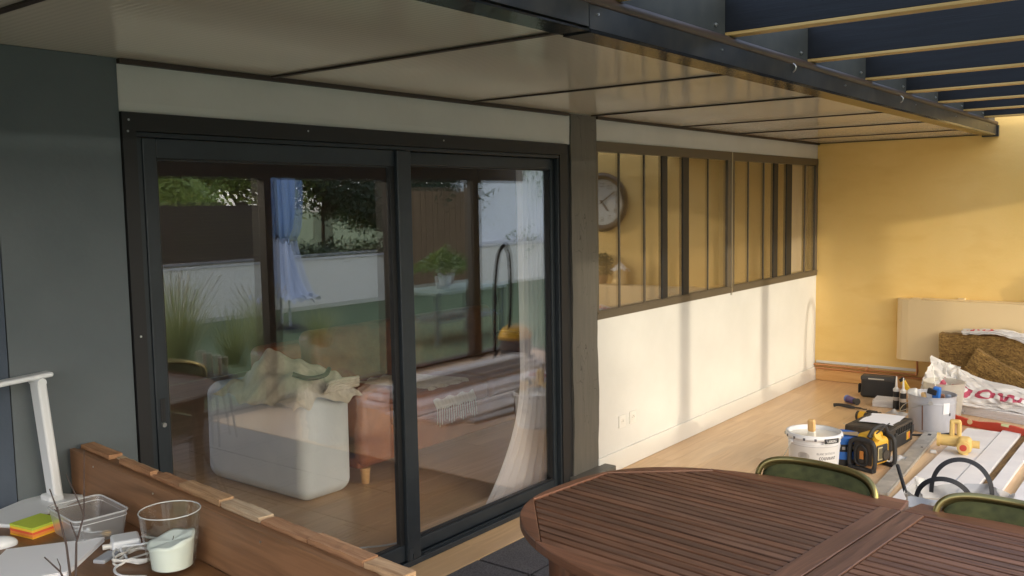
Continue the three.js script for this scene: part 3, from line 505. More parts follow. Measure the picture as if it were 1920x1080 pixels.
// ───────────────────────── garden style table ─────────────────────────
srand(31);
{
  const T = thing('slatted_table', 'oval dark brown slatted wooden table with a centre seam', 'table', [2.56, 0.74, 2.235], -0.105);
  // local: x across, z along (towards the wall is -z)
  const HW = 0.6, HL = 1.02, N = 2.6, IW = 0.487, SEAM = 0.003, CW = 0.068;
  const outer = (t) => { const c = Math.cos(t), s = Math.sin(t); return [HW * Math.sign(c) * Math.pow(Math.abs(c), 2 / N), HL * Math.sign(s) * Math.pow(Math.abs(s), 2 / N)]; };
  const ang = (x, z) => { let best = 0, bd = 9; for (let i = 0; i <= 1440; i++) { const t = i / 1440 * Math.PI * 2, p = outer(t); const d = Math.abs(Math.atan2(p[1], p[0]) - Math.atan2(z, x)); if (d < bd) { bd = d; best = t; } } return best; };
  const inner = [[IW, SEAM], [IW, 0.70], [0.205, 0.985], [-0.205, 0.985], [-IW, 0.70], [-IW, SEAM]];
  for (const sgn of [-1, 1]) {
    for (let k = 0; k < 5; k++) {                       // rim pieces
      const a = inner[k], b = inner[k + 1], e0 = k === 0 ? [HW, 0] : [a[0] * 1.05, a[1] * 1.06], e1 = k === 4 ? [-HW, 0] : [b[0] * 1.05, b[1] * 1.06];
      const t0 = k === 0 ? 0.004 : ang(...e0), t1 = k === 4 ? Math.PI - 0.004 : ang(...e1), pts = [];
      for (let i = 0; i <= 14; i++) pts.push(outer(t0 + (t1 - t0) * i / 14 + (i === 0 ? 0.002 : i === 14 ? -0.002 : 0)));
      const poly = [...pts, [b[0], b[1]], [a[0], a[1]]].map(([x, z]) => [x, -z * sgn]);
      if (sgn < 0) poly.reverse();
      const g = extrude(poly, 0.022, 0.004).rotateX(-Math.PI / 2).translate(0, -0.026, 0);
      part('rim_piece', boxUV(g, k === 2 ? 'x' : 'z'), M.teakRim, T);
    }
    part('cross_board', rspan(-IW + 0.001, IW - 0.001, -0.028, -0.001, sgn > 0 ? SEAM : -SEAM - CW, sgn > 0 ? SEAM + CW : -SEAM, 0.003), M.teak[2], T);
    const n = 25, pitch = (2 * IW) / n, gap = 0.0095;
    for (let i = 0; i < n; i++) {
      const x0 = -IW + i * pitch + gap / 2, x1 = x0 + pitch - gap, xm = Math.max(Math.abs(x0), Math.abs(x1));
      const zEnd = (x) => Math.abs(x) <= 0.205 ? 0.985 : 0.985 - (Math.abs(x) - 0.205) / (IW - 0.205) * 0.285;
      const z0 = SEAM + CW + 0.003, zA = zEnd(x0) - 0.004, zB = zEnd(x1) - 0.004;
      let poly = [[x0, -z0 * sgn], [x1, -z0 * sgn], [x1, -zB * sgn], [x0, -zA * sgn]]; if (sgn > 0) poly.reverse();
      const g = extrude(poly, 0.018, 0.002).rotateX(-Math.PI / 2).translate(0, -0.0245 + rr(-0.0006, 0.0006), 0);
      part('slat', boxUV(g, 'z'), M.teak[Math.floor(rnd() * 4)], T);
    }
  }
  part('apron', [rspan(-0.4, 0.4, -0.1, -0.028, -0.72, -0.695, 0.003), rspan(-0.4, 0.4, -0.1, -0.028, 0.695, 0.72, 0.003), rspan(-0.415, -0.39, -0.1, -0.028, -0.69, 0.69, 0.003, 'z'), rspan(0.39, 0.415, -0.1, -0.028, -0.69, 0.69, 0.003, 'z')], M.teakRim, T);
  for (const z of [-0.35, 0, 0.35]) part('cross_bearer', rspan(-0.38, 0.38, -0.06, -0.0285, z - 0.02, z + 0.02, 0.003), M.teak[0], T);
  for (const [x, z] of [[-0.36, -0.72], [0.36, -0.72], [-0.36, 0.72], [0.36, 0.72]]) part('leg', boxUV(new THREE.CylinderGeometry(0.048, 0.034, 0.712, 4).rotateY(Math.PI / 4), 'y').translate(x, -0.384, z), M.teakRim, T);
}
// ───────────────────────── chairs ─────────────────────────
{
  const C = thing('velvet_chair', 'olive green velvet chair with brass frame tucked under the table, nearer the paint bucket', 'chair', [3.19, 0, 1.965], -0.12, 'green velvet chairs at the table');
  // faces -x; backrest bends around the sitter
  const bend = (s) => { const t = s * 2 - 1; return [-0.055 * t * t, t * 0.225]; };
  const prof = (t, y0, y1) => { const e = 5, k = Math.pow(1 - Math.pow(Math.abs(t), e), 1 / e); const m = (y0 + y1) / 2, hh = (y1 - y0) / 2; return [m - hh * k, m + hh * k]; };
  const shell = (x, scale, y0, y1, th) => gridSurf(36, 14, (u, v) => { const t = (u * 2 - 1) * 0.999, b = bend((t * scale + 1) / 2), [lo, hi] = prof(t, y0, y1), y = lo + (hi - lo) * v, bulge = th * Math.pow(Math.max(0, 1 - Math.pow(Math.abs(t), 3)), 0.5) * Math.pow(Math.max(0, 1 - Math.pow(Math.abs(v * 2 - 1), 4)), 0.5); return [x + b[0] + 0.06 * (y - 0.5) - bulge, y, b[1]]; });
  part('back_cushion', shell(0.0, 0.93, 0.5, 0.785, 0.028), M.velvet, C);
  part('back_shell', shell(0.012, 0.97, 0.49, 0.795, -0.01), M.brass, C);
  const rimPts = []; for (let i = 0; i < 56; i++) { const a = i / 56 * Math.PI * 2, c = Math.cos(a), s = Math.sin(a), t = Math.sign(c) * Math.pow(Math.abs(c), 2 / 5), k = Math.sign(s) * Math.pow(Math.abs(s), 2 / 5), b = bend((t + 1) / 2), y = 0.643 + 0.158 * k; rimPts.push(V(b[0] + 0.06 * (y - 0.5) + 0.004, y, b[1])); }
  part('back_rim', tube(rimPts, 0.011, 140, 10, true), M.brass, C);
  part('seat', boxUV(new RoundedBoxGeometry(0.44, 0.085, 0.46, 5, 0.04)).translate(-0.245, 0.445, 0), M.velvet, C);
  part('seat_frame', tube([[-0.45, 0.395, -0.19], [-0.45, 0.395, 0.19], [-0.06, 0.395, 0.19], [-0.06, 0.395, -0.19]], 0.01, 60, 8, true), M.chairLeg, C);
  for (const s of [-1, 1]) { part('back_bracket', tube([[-0.08, 0.4, s * 0.1], [0.0, 0.43, s * 0.1], [0.012, 0.56, s * 0.1]], 0.01, 16, 8), M.brass, C); part('leg', cylTo(V(-0.42, 0.395, s * 0.17), V(-0.48, 0, s * 0.235), 0.012, 0.008), M.chairLeg, C); part('leg', cylTo(V(-0.08, 0.395, s * 0.17), V(0.06, 0, s * 0.235), 0.012, 0.008), M.chairLeg, C); }
  copyOf(C, [3.11, 0, 2.6], -0.12, 'olive green velvet chair with brass frame at the lower right corner of the photo');
}
// ───────────────────────── desk corner on the left ─────────────────────────
const bdir = Math.atan2(-(1.305 - 1.472), 1.66);          // the back board leans slightly away from square
{
  const D = thing('wooden_desk', 'brown wooden desk with a raised back board of rough timber blocks', 'desk');
  part('desk_top', boxUV(extrude([[-0.2, -0.03], [1.46, -0.03], [1.285, -1.75], [-0.2, -1.75]], 0.03, 0.003).rotateX(-Math.PI / 2), 'z').translate(0, 0.77, 0), M.deskTop, D);
  const bx = (z) => 1.472 - (z - 0.03) * (0.167 / 1.66);
  const L = 1.69;
  const bb = part('back_board', ry(rspan(-0.009, 0.009, 0, 0.158, 0, L, 0.002, 'z'), -0.1).translate(1.472, 0.798, 0.03), M.ply, D);
  part('rear_timber', ry(rspan(0.0095, 0.08, -0.06, 0.1525, 0.0, L, 0.003, 'z'), -0.1).translate(1.472, 0.798, 0.03), M.ply, D);
  const cuts = [0.0, 0.2, 0.42, 0.47, 0.83, 0.87, 1.08, 1.12, 1.4, 1.405, 1.69];
  const blocks = [[0.0, 0.225, 0.166, 0], [0.228, 0.48, 0.158, 2], [0.30, 0.52, 0.17, 0], [0.53, 0.78, 0.162, 0], [0.70, 0.93, 0.171, 1], [0.94, 1.13, 0.168, 2], [1.14, 1.34, 0.163, 0], [1.345, 1.56, 0.168, 0], [1.565, 1.69, 0.166, 1]];
  blocks.forEach(([a, b, top, m], i) => {
    const x0 = i === 1 ? 0.05 : 0.028, x1 = i === 2 ? 0.049 : 0.072;
    const g = boxUV(new THREE.BoxGeometry(x1 - x0, top - 0.153, b - a, 2, 2, 10), 'z').translate((x0 + x1) / 2, (top + 0.153) / 2, (a + b) / 2), p = g.attributes.position;
    for (let k = 0; k < p.count; k++) { const z = p.getZ(k), x = p.getX(k), y = p.getY(k); if (y > 0.156) p.setY(k, y + 0.004 * (vn(z * 40, x * 90, 999, 999, i) - 0.5)); p.setX(k, x + 0.004 * (vn(z * 30, y * 60, 999, 999, i + 20) - 0.5)); }
    g.computeVertexNormals(); part('timber_block', ry(g, -0.1).translate(1.472, 0.798, 0.03), M.rough[m], D);
  });
  for (const z of [0.2, 0.62, 1.2]) part('nail', rz(cyl(0.003, 0.003, 0.004, 0, 0, 0, 8), Math.PI / 2).translate(bx(z) - 0.011, 0.93, z + 0.02), M.steel, D);
  for (const [x, z] of [[1.1, 1.65], [0, 1.65], [0, 0.1], [1.35, 0.1]]) part('leg', rspan(x - 0.03, x + 0.03, 0, 0.77, z - 0.03, z + 0.03, 0.004, 'y'), M.deskTop, D);
}
{
  const L = thing('desk_lamp', 'white folding desk lamp with flat arm on the wooden desk', 'desk lamp');
  // base is a thin rounded plate turned on the desk
  part('base', ry(rbox(0.3, 0.014, 0.17, 0.007, 0, 0, 0), 0.42).translate(1.29, 0.8085, 0.1), M.whitePlastic, L);
  const a = V(1.385, 0.815, 0.075), b = V(1.352, 1.215, 0.075), d = b.clone().sub(a), len = d.length();
  const q = new THREE.Quaternion().setFromUnitVectors(V(0, 1, 0), d.normalize());
  const arm = rbox(0.03, len, 0.062, 0.009, 0, 0, 0, 'y'); arm.applyQuaternion(q).translate((a.x + b.x) / 2, (a.y + b.y) / 2, (a.z + b.z) / 2);
  part('arm', arm, M.whitePlastic, L);
  part('foot_joint', [rbox(0.05, 0.022, 0.07, 0.009, 1.375, 0.822, 0.075)], M.whitePlastic, L);
  part('hinge', rx(cyl(0.014, 0.014, 0.066, 0, 0, 0, 20), Math.PI / 2).translate(1.352, 1.208, 0.075), M.whitePlastic, L);
  part('lamp_head', rz(rbox(0.42, 0.016, 0.05, 0.007, -0.2, 0, 0), 0.05).translate(1.385, 1.228, 0.075), M.whitePlastic, L);
  single('lamp_cable', tube([[1.36, 0.805, 0.03], [1.3, 0.803, -0.0], [1.2, 0.803, 0.03], [1.1, 0.803, 0.075], [1.0, 0.803, 0.08]], 0.0035, 40, 6), M.whitePlastic, 'white cable running from the desk lamp along the wall', 'cable');
}
{
  const m = thing('computer_mouse', 'white computer mouse at the left edge of the photo', 'computer mouse', [1.085, 0.801, 0.345], -0.4);
  const g = flat(new THREE.SphereGeometry(1, 32, 20)); const a = g.attributes.position;
  for (let i = 0; i < a.count; i++) { const y = a.getY(i); a.setXYZ(i, a.getX(i) * 0.056, y > 0 ? 0.008 + y * 0.024 : Math.max(-0.2, y) * 0.01 + 0.004, a.getZ(i) * 0.032); }
  g.computeVertexNormals(); part('shell', g, phys([0.78, 0.8, 0.82], 0.2), m); part('button_line', rspan(-0.05, -0.012, 0.0275, 0.0305, -0.0006, 0.0006, 0.0003), M.skirtWhite, m);
}
{
  const n = thing('sticky_note_pad', 'block of neon sticky notes in green, orange and yellow', 'sticky notes', [1.216, 0.801, 0.31], 0.18);
  const neon = [[0.85, 0.42, 0.03], [0.85, 0.30, 0.06], [0.80, 0.12, 0.05], [0.85, 0.55, 0.05], [0.48, 0.6, 0.06]];
  neon.forEach((c, i) => part('note_layer', rbox(0.1, 0.0068, 0.105, 0.0006, 0.0006 * (i % 2), 0.0035 + i * 0.007, 0), std(c, 0.85), n));
}
{
  const b = thing('plastic_box', 'open translucent plastic food box on the desk', 'plastic box', [1.3, 0.801, 0.455], -0.1);
  const clear = phys([0.82, 0.84, 0.86], 0.3, { transmission: 0.86, thickness: 0, ior: 1.45, side: THREE.DoubleSide });
  const W = 0.078, Lz = 0.108, H = 0.078;
  const rr4 = (w, l, r) => { const p = []; for (const [sx, sz, a0] of [[1, 1, 0], [-1, 1, 1], [-1, -1, 2], [1, -1, 3]]) for (let i = 0; i <= 5; i++) { const a = (a0 + i / 5) * Math.PI / 2; p.push([sx * (w - r) + r * Math.cos(a), sz * (l - r) + r * Math.sin(a)]); } p.push(p[0]); return p; };
  const lo = rr4(W * 0.86, Lz * 0.88, 0.02), hi = rr4(W, Lz, 0.022), n = lo.length - 1;
  part('walls', gridSurf(n, 6, (u, v) => { const i = Math.round(u * n); return [lo[i][0] + (hi[i][0] - lo[i][0]) * v, 0.001 + H * v, lo[i][1] + (hi[i][1] - lo[i][1]) * v]; }), clear, b);
  part('bottom', extrude(lo.slice(0, n), 0.0015).rotateX(-Math.PI / 2).translate(0, 0.001, 0), clear, b);
  part('rim', tube(hi.slice(0, n).map(([x, z]) => [x, H, z]), 0.003, 90, 6, true), phys([0.82, 0.84, 0.86], 0.25, { transmission: 0.5, thickness: 0 }), b);
  part('rim_step', tube(rr4(W * 0.975, Lz * 0.978, 0.02).slice(0, n).map(([x, z]) => [x, H * 0.82, z]), 0.0014, 90, 5, true), phys([0.85, 0.86, 0.88], 0.25, { transmission: 0.4, thickness: 0 }), b);
  single('earphones', [tube([[1.27, 0.806, 0.40], [1.285, 0.812, 0.43], [1.3, 0.806, 0.46], [1.32, 0.81, 0.5], [1.3, 0.807, 0.52]], 0.0025, 30, 6), sphere(0.008, 1.285, 0.815, 0.435), sphere(0.008, 1.3, 0.812, 0.45)], M.whitePlastic, 'tangled white earphones inside the translucent box', 'earphones');
  single('cork_piece', rx(cyl(0.009, 0.009, 0.02, 0, 0, 0, 14), 1.3).translate(1.315, 0.812, 0.525), M.pine, 'small tan cork lying inside the translucent box', 'cork');
}
{
  const p = thing('paper_stack', 'stack of white paper sheets at the lower left corner', 'paper');
  const shape = (s) => extrude([[1.29 + s, -0.562], [1.1 + s, -0.725], [0.9 + s, -0.62], [1.08 + s, -0.425]], 0.0017).rotateX(-Math.PI / 2);
  for (let i = 0; i < 8; i++) part('sheet', shape(rr(-0.001, 0.001)).translate(0, 0.801 + i * 0.0021, rr(-0.001, 0.001)), i % 3 ? M.paper : std([0.72, 0.74, 0.8], 0.8), p);
}
{
  const c = thing('phone_charger', 'white square phone charger with a plugged-in cable', 'charger', [1.302, 0.801, 0.655], -0.42);
  part('body', rbox(0.075, 0.034, 0.075, 0.008, 0, 0.0175, 0), M.whitePlastic, c);
  part('plug', rz(cyl(0.008, 0.007, 0.025, 0, 0, 0, 14), Math.PI / 2).translate(-0.048, 0.016, 0.008), M.skirtWhite, c);
  part('port_ring', rz(cyl(0.011, 0.011, 0.004, 0, 0, 0, 18), Math.PI / 2).translate(-0.039, 0.016, 0.008), M.skirtWhite, c);
  const coil = []; for (let i = 0; i < 64; i++) { const a = i * 0.42, k = 1 + 0.18 * Math.sin(i * 1.7); coil.push([1.285 + Math.cos(a) * 0.062 * k, 0.805 + (i % 13) * 0.0011, 0.76 + Math.sin(a) * 0.05 * k]); }
  single('cable_coil', [tube([[1.26, 0.817, 0.68], [1.24, 0.815, 0.7], [1.235, 0.807, 0.74], ...coil], 0.0032, 420, 6)], M.skirtWhite, 'loose coil of thin white cable beside the charger', 'cable');
  single('cable_loop', tube([[1.37, 0.806, 0.62], [1.385, 0.812, 0.7], [1.36, 0.83, 0.76], [1.31, 0.824, 0.72], [1.27, 0.82, 0.69], [1.25, 0.807, 0.75], [1.2, 0.805, 0.78], [1.185, 0.805, 0.84], [1.22, 0.805, 0.9]], 0.0036, 90, 6), M.whitePlastic, 'longer white cable looping behind the charger towards the glass', 'cable');
  single('memory_reader', ry(rbox(0.07, 0.012, 0.035, 0.004, 0, 0, 0), 0.5).translate(1.225, 0.8075, 0.69), std([0.34, 0.36, 0.4], 0.4), 'small grey plastic dongle between the paper and the charger', 'dongle');
}
{
  const v = thing('glass_vase', 'large tapered glass with a melted white candle inside', 'candle glass', [1.288, 0.801, 0.912]);
  const clear = phys([0.96, 0.98, 0.97], 0.02, { transmission: 1, thickness: 0, ior: 1.5 });
  part('glass', lathe([[0.0, 0.0], [0.052, 0.0], [0.058, 0.006], [0.0635, 0.05], [0.071, 0.11], [0.0785, 0.165]], 72), clear, v);
  part('inner_glass', lathe([[0.0, 0.014], [0.05, 0.014], [0.0555, 0.02], [0.0605, 0.05], [0.068, 0.11], [0.0755, 0.165]], 72), clear, v);
  part('rim', new THREE.TorusGeometry(0.077, 0.0016, 8, 80).rotateX(Math.PI / 2).translate(0, 0.165, 0), phys([0.9, 0.93, 0.92], 0.03, { transmission: 0.6, thickness: 0 }), v);
  const wax = gridSurf(48, 12, (u, w) => { const a = u * Math.PI * 2; if (w < 0.5) { const k = w / 0.5, y = 0.016 + k * (0.072 + 0.012 * Math.cos(a - 0.4) + 0.004 * Math.sin(a * 3)); return [Math.cos(a) * (0.0495 + y * 0.1), y, Math.sin(a) * (0.0495 + y * 0.1)]; } const k = 1 - (w - 0.5) / 0.5, r = 0.0605 * k; return [Math.cos(a) * r, 0.088 + 0.012 * Math.cos(a - 0.4) * k - 0.006 * (1 - k) + 0.003 * Math.sin(a * 5) * k, Math.sin(a) * r]; });
  part('wax', wax, phys([0.84, 0.88, 0.84], 0.45), v); part('wick', cylTo(V(0.004, 0.08, 0), V(0.006, 0.094, 0.003), 0.0012, 0.001, 6), M.black, v);
}
{
  const tw = std([0.07, 0.05, 0.045], 0.85);
  const twig = (label, main, sides) => { const t = thing('twig', label, 'twig'); part('stem', main.map((m) => cylTo(V(...m[0]), V(...m[1]), m[2], m[3], 7)), tw, t); part('side_shoots', sides.map((m) => cylTo(V(...m[0]), V(...m[1]), m[2], m[3], 6)), tw, t); };
  return_twigs(twig);
}
function return_twigs(twig) {
  const P = (l, r = 0.0034) => l.map((a, i) => i ? [l[i - 1], a, r - (i - 1) * 0.0005, r - i * 0.0005] : null).filter(Boolean);
  twig('bare dark twig in front of the sticky notes, its tip leaning left', P([[0.985, 0.80, 1.0], [0.978, 0.914, 1.0], [0.976, 0.987, 0.995], [0.969, 1.065, 0.98], [0.958, 1.12, 0.97]]), [[[0.969, 1.065, 0.98], [0.958, 1.075, 0.985], 0.0018, 0.001], [[0.969, 1.065, 0.98], [0.969, 1.077, 0.98], 0.0018, 0.001]]);
  twig('bare dark twig with long upright side shoots in front of the translucent box', P([[0.98, 0.80, 1.01], [0.986, 0.914, 1.01], [0.994, 0.989, 1.005], [1.018, 1.046, 1.0], [1.007, 1.096, 0.99], [0.993, 1.147, 0.98]]), [[[1.018, 1.046, 1.0], [1.023, 1.118, 1.0], 0.0018, 0.0013], [[1.023, 1.118, 1.0], [1.028, 1.201, 1.0], 0.0013, 0.0005], [[0.996, 0.999, 1.005], [0.981, 1.043, 1.01], 0.0018, 0.001]]);
  twig('small forked dark twig at the very bottom of the photo', P([[0.965, 0.80, 1.03], [0.949, 0.925, 1.03], [0.942, 0.944, 1.03], [0.91, 0.988, 1.03]], 0.003), [[[0.942, 0.944, 1.03], [0.943, 0.956, 1.03], 0.0016, 0.0013], [[0.943, 0.956, 1.03], [0.937, 0.976, 1.03], 0.0013, 0.0008]]);
}

// ───────────────────────── radiator and pipes ─────────────────────────
srand(41);
{
  const r = thing('radiator', 'long cream wall radiator with rounded left end on the yellow wall', 'radiator');
  const g = []; // body outline in plan (x towards wall, z along), extruded upwards
  const pts = [[8.748, 0.77], [8.69, 0.772], [8.64, 0.79], [8.612, 0.83], [8.602, 0.885], [8.6, 0.95], [8.6, 2.6], [8.748, 2.6]].map(([x, z]) => [x, -z]);
  part('body', boxUV(extrude(pts, 0.545, 0.004).rotateX(-Math.PI / 2), 'z').translate(0, 0.292, 0), M.cream, r);
  part('top_grille', rspan(8.625, 8.735, 0.8425, 0.849, 0.9, 2.55, 0.002, 'z'), M.cream, r);
  part('corner_cap', rspan(8.6, 8.66, 0.838, 0.852, 0.9, 0.99, 0.005, 'z'), M.cream, r);
  for (const z of [1.3, 2.2]) part('wall_bracket', rspan(8.7, 8.748, 0.84, 0.86, z - 0.03, z + 0.03, 0.003), M.cream, r);
  const c = thing('copper_pipes', 'two copper heating pipes along the foot of the yellow wall', 'pipes');
  part('upper_pipe', tube([[8.72, 0.155, 0.0], [8.72, 0.152, 0.3], [8.72, 0.147, 0.6], [8.72, 0.143, 0.88], [8.719, 0.144, 0.925], [8.716, 0.165, 0.945], [8.71, 0.22, 0.946], [8.7, 0.31, 0.946]], 0.0105, 90, 10), M.copper, c);
  part('lower_pipe', tube([[8.722, 0.124, 0.0], [8.722, 0.121, 0.3], [8.722, 0.116, 0.7], [8.722, 0.112, 1.0], [8.722, 0.116, 1.04], [8.718, 0.15, 1.06], [8.71, 0.22, 1.062], [8.7, 0.31, 1.062]], 0.0105, 90, 10), M.copper, c);
  part('pipe_clip', [rspan(8.715, 8.742, 0.1, 0.172, 0.49, 0.508, 0.003), sphere(0.012, 8.712, 0.153, 0.5, 10)], M.copper, c);
  part('elbow', [sphere(0.0145, 8.718, 0.146, 0.938, 12), sphere(0.0145, 8.72, 0.115, 1.055, 12)], M.copper, c);
}
{ // sockets
  const mk = (label, x, y) => {
    const s = thing('wall_socket', label, 'socket', [x, y, 0.0005], 0, undefined);
    part('plate', rspan(-0.041, 0.041, -0.041, 0.041, 0, 0.009, 0.003), M.skirtWhite, s);
    part('well', [rx(cyl(0.021, 0.021, 0.001, 0, 0, 0, 26), Math.PI / 2).translate(0, 0, 0.0096)], std([0.68, 0.66, 0.62], 0.5), s);
    part('pin', [rx(cyl(0.0028, 0.0028, 0.008, 0, 0, 0, 8), Math.PI / 2).translate(0, 0.01, 0.013)], M.steel, s);
    part('contact', [cyl(0.0025, 0.0025, 0.001, 0, 0, 0, 8).rotateX(Math.PI / 2).translate(-0.0095, 0, 0.0103), cyl(0.0025, 0.0025, 0.001, 0, 0, 0, 8).rotateX(Math.PI / 2).translate(0.0095, 0, 0.0103)], M.black, s);
  };
  mk('white wall socket nearest the pillar, left of the pair', 5.1, 0.315); mk('white wall socket right of the pair, above the skirting', 5.238, 0.318);
}
{ // clock on the end wall, mirrored in the window
  const k = thing('wall_clock', 'round wall clock with brown rim on the yellow wall, mirrored in the window', 'clock', [8.75, 1.757, 2.39], -Math.PI / 2); k.scale.setScalar(1.13);
  part('rim', rx(lathe([[0.225, 0.006], [0.285, 0.006], [0.292, 0.03], [0.275, 0.058], [0.25, 0.062], [0.232, 0.045], [0.225, 0.03]], 72), Math.PI / 2), std([0.035, 0.022, 0.014], 0.35), k);
  const face = canvasTex(512, 512, (c, w) => {
    c.fillStyle = '#bcc2c0'; c.fillRect(0, 0, w, w); c.fillStyle = '#26241f'; c.textAlign = 'center'; c.textBaseline = 'middle'; c.font = '62px serif';
    for (let i = 1; i <= 12; i++) { const a = i / 12 * Math.PI * 2; c.fillText(String(i), 256 + Math.sin(a) * 185, 256 - Math.cos(a) * 185); }
    for (let i = 0; i < 60; i++) { const a = i / 60 * Math.PI * 2, r = i % 5 ? 236 : 228; c.fillRect(256 + Math.sin(a) * r - 2, 256 - Math.cos(a) * r - 2, 4, 4); }
  });
  const disc = new THREE.CircleGeometry(0.236, 64); part('dial', disc.translate(0, 0, 0.028), std(0xffffff, 0.5, { map: face }), k);
  const hand = (L, w, deg, z) => rspan(-w, w, -0.03, L, z, z + 0.002, 0.0008, 'y').rotateZ(-deg * Math.PI / 180);
  part('hour_hand', hand(0.11, 0.007, 218, 0.032), M.black, k); part('minute_hand', hand(0.17, 0.005, 305, 0.036), M.black, k); part('hub', rx(cyl(0.011, 0.011, 0.014, 0, 0, 0, 18), Math.PI / 2).translate(0, 0, 0.036), M.black, k);
}
{ // things on the radiator, mirrored in the window
  const p = thing('potted_plant', 'dark leafy potted plant on the radiator, mirrored in the window beside the pillar', 'plant', [8.66, 0.854, 2.36]);
  part('pot', lathe([[0, 0], [0.05, 0], [0.065, 0.1], [0.06, 0.1], [0.055, 0.085], [0, 0.085]], 28), std([0.3, 0.16, 0.09], 0.7), p);
  part('foliage', leaves(420, () => { const a = rr(0, 6.3), r = 0.13 * Math.sqrt(rnd()); return [Math.cos(a) * r * 0.7, 0.1 + rr(0, 0.26) * (1 - r * 2), Math.sin(a) * r]; }, 0.026), LEAF[2], p);
  part('stems', [0, 1, 2, 3, 4].map((i) => cylTo(V(0, 0.08, 0), V(0.05 * Math.cos(i * 1.3), 0.3, 0.07 * Math.sin(i * 1.3)), 0.004, 0.002, 6)), bark, p);
  const b = thing('paper_bag', 'crumpled tan and white paper bag on the radiator beside the plant, mirrored in the window', 'bag', [8.66, 0.854, 2.13]);
  part('bag', gridSurf(40, 16, (u, v) => { const a = u * 6.28319, k = 1 + 0.25 * (vn(u * 8, v * 6, 8, 99, 61) - 0.5), r = (0.06 + 0.01 * v) * k; return [Math.cos(a) * r * 0.8, v * 0.17, Math.sin(a) * r * 1.3]; }), std([0.62, 0.46, 0.22], 0.8), b);
  part('tissue', gridSurf(24, 20, (u, v) => [(u - 0.5) * 0.12, 0.15 + 0.1 * Math.exp(-((u - 0.5) ** 2 + (v - 0.5) ** 2) * 9) + 0.04 * (vn(u * 7, v * 7, 99, 99, 63) - 0.5), (v - 0.5) * 0.19]), std([0.75, 0.75, 0.73], 0.8), b);
}
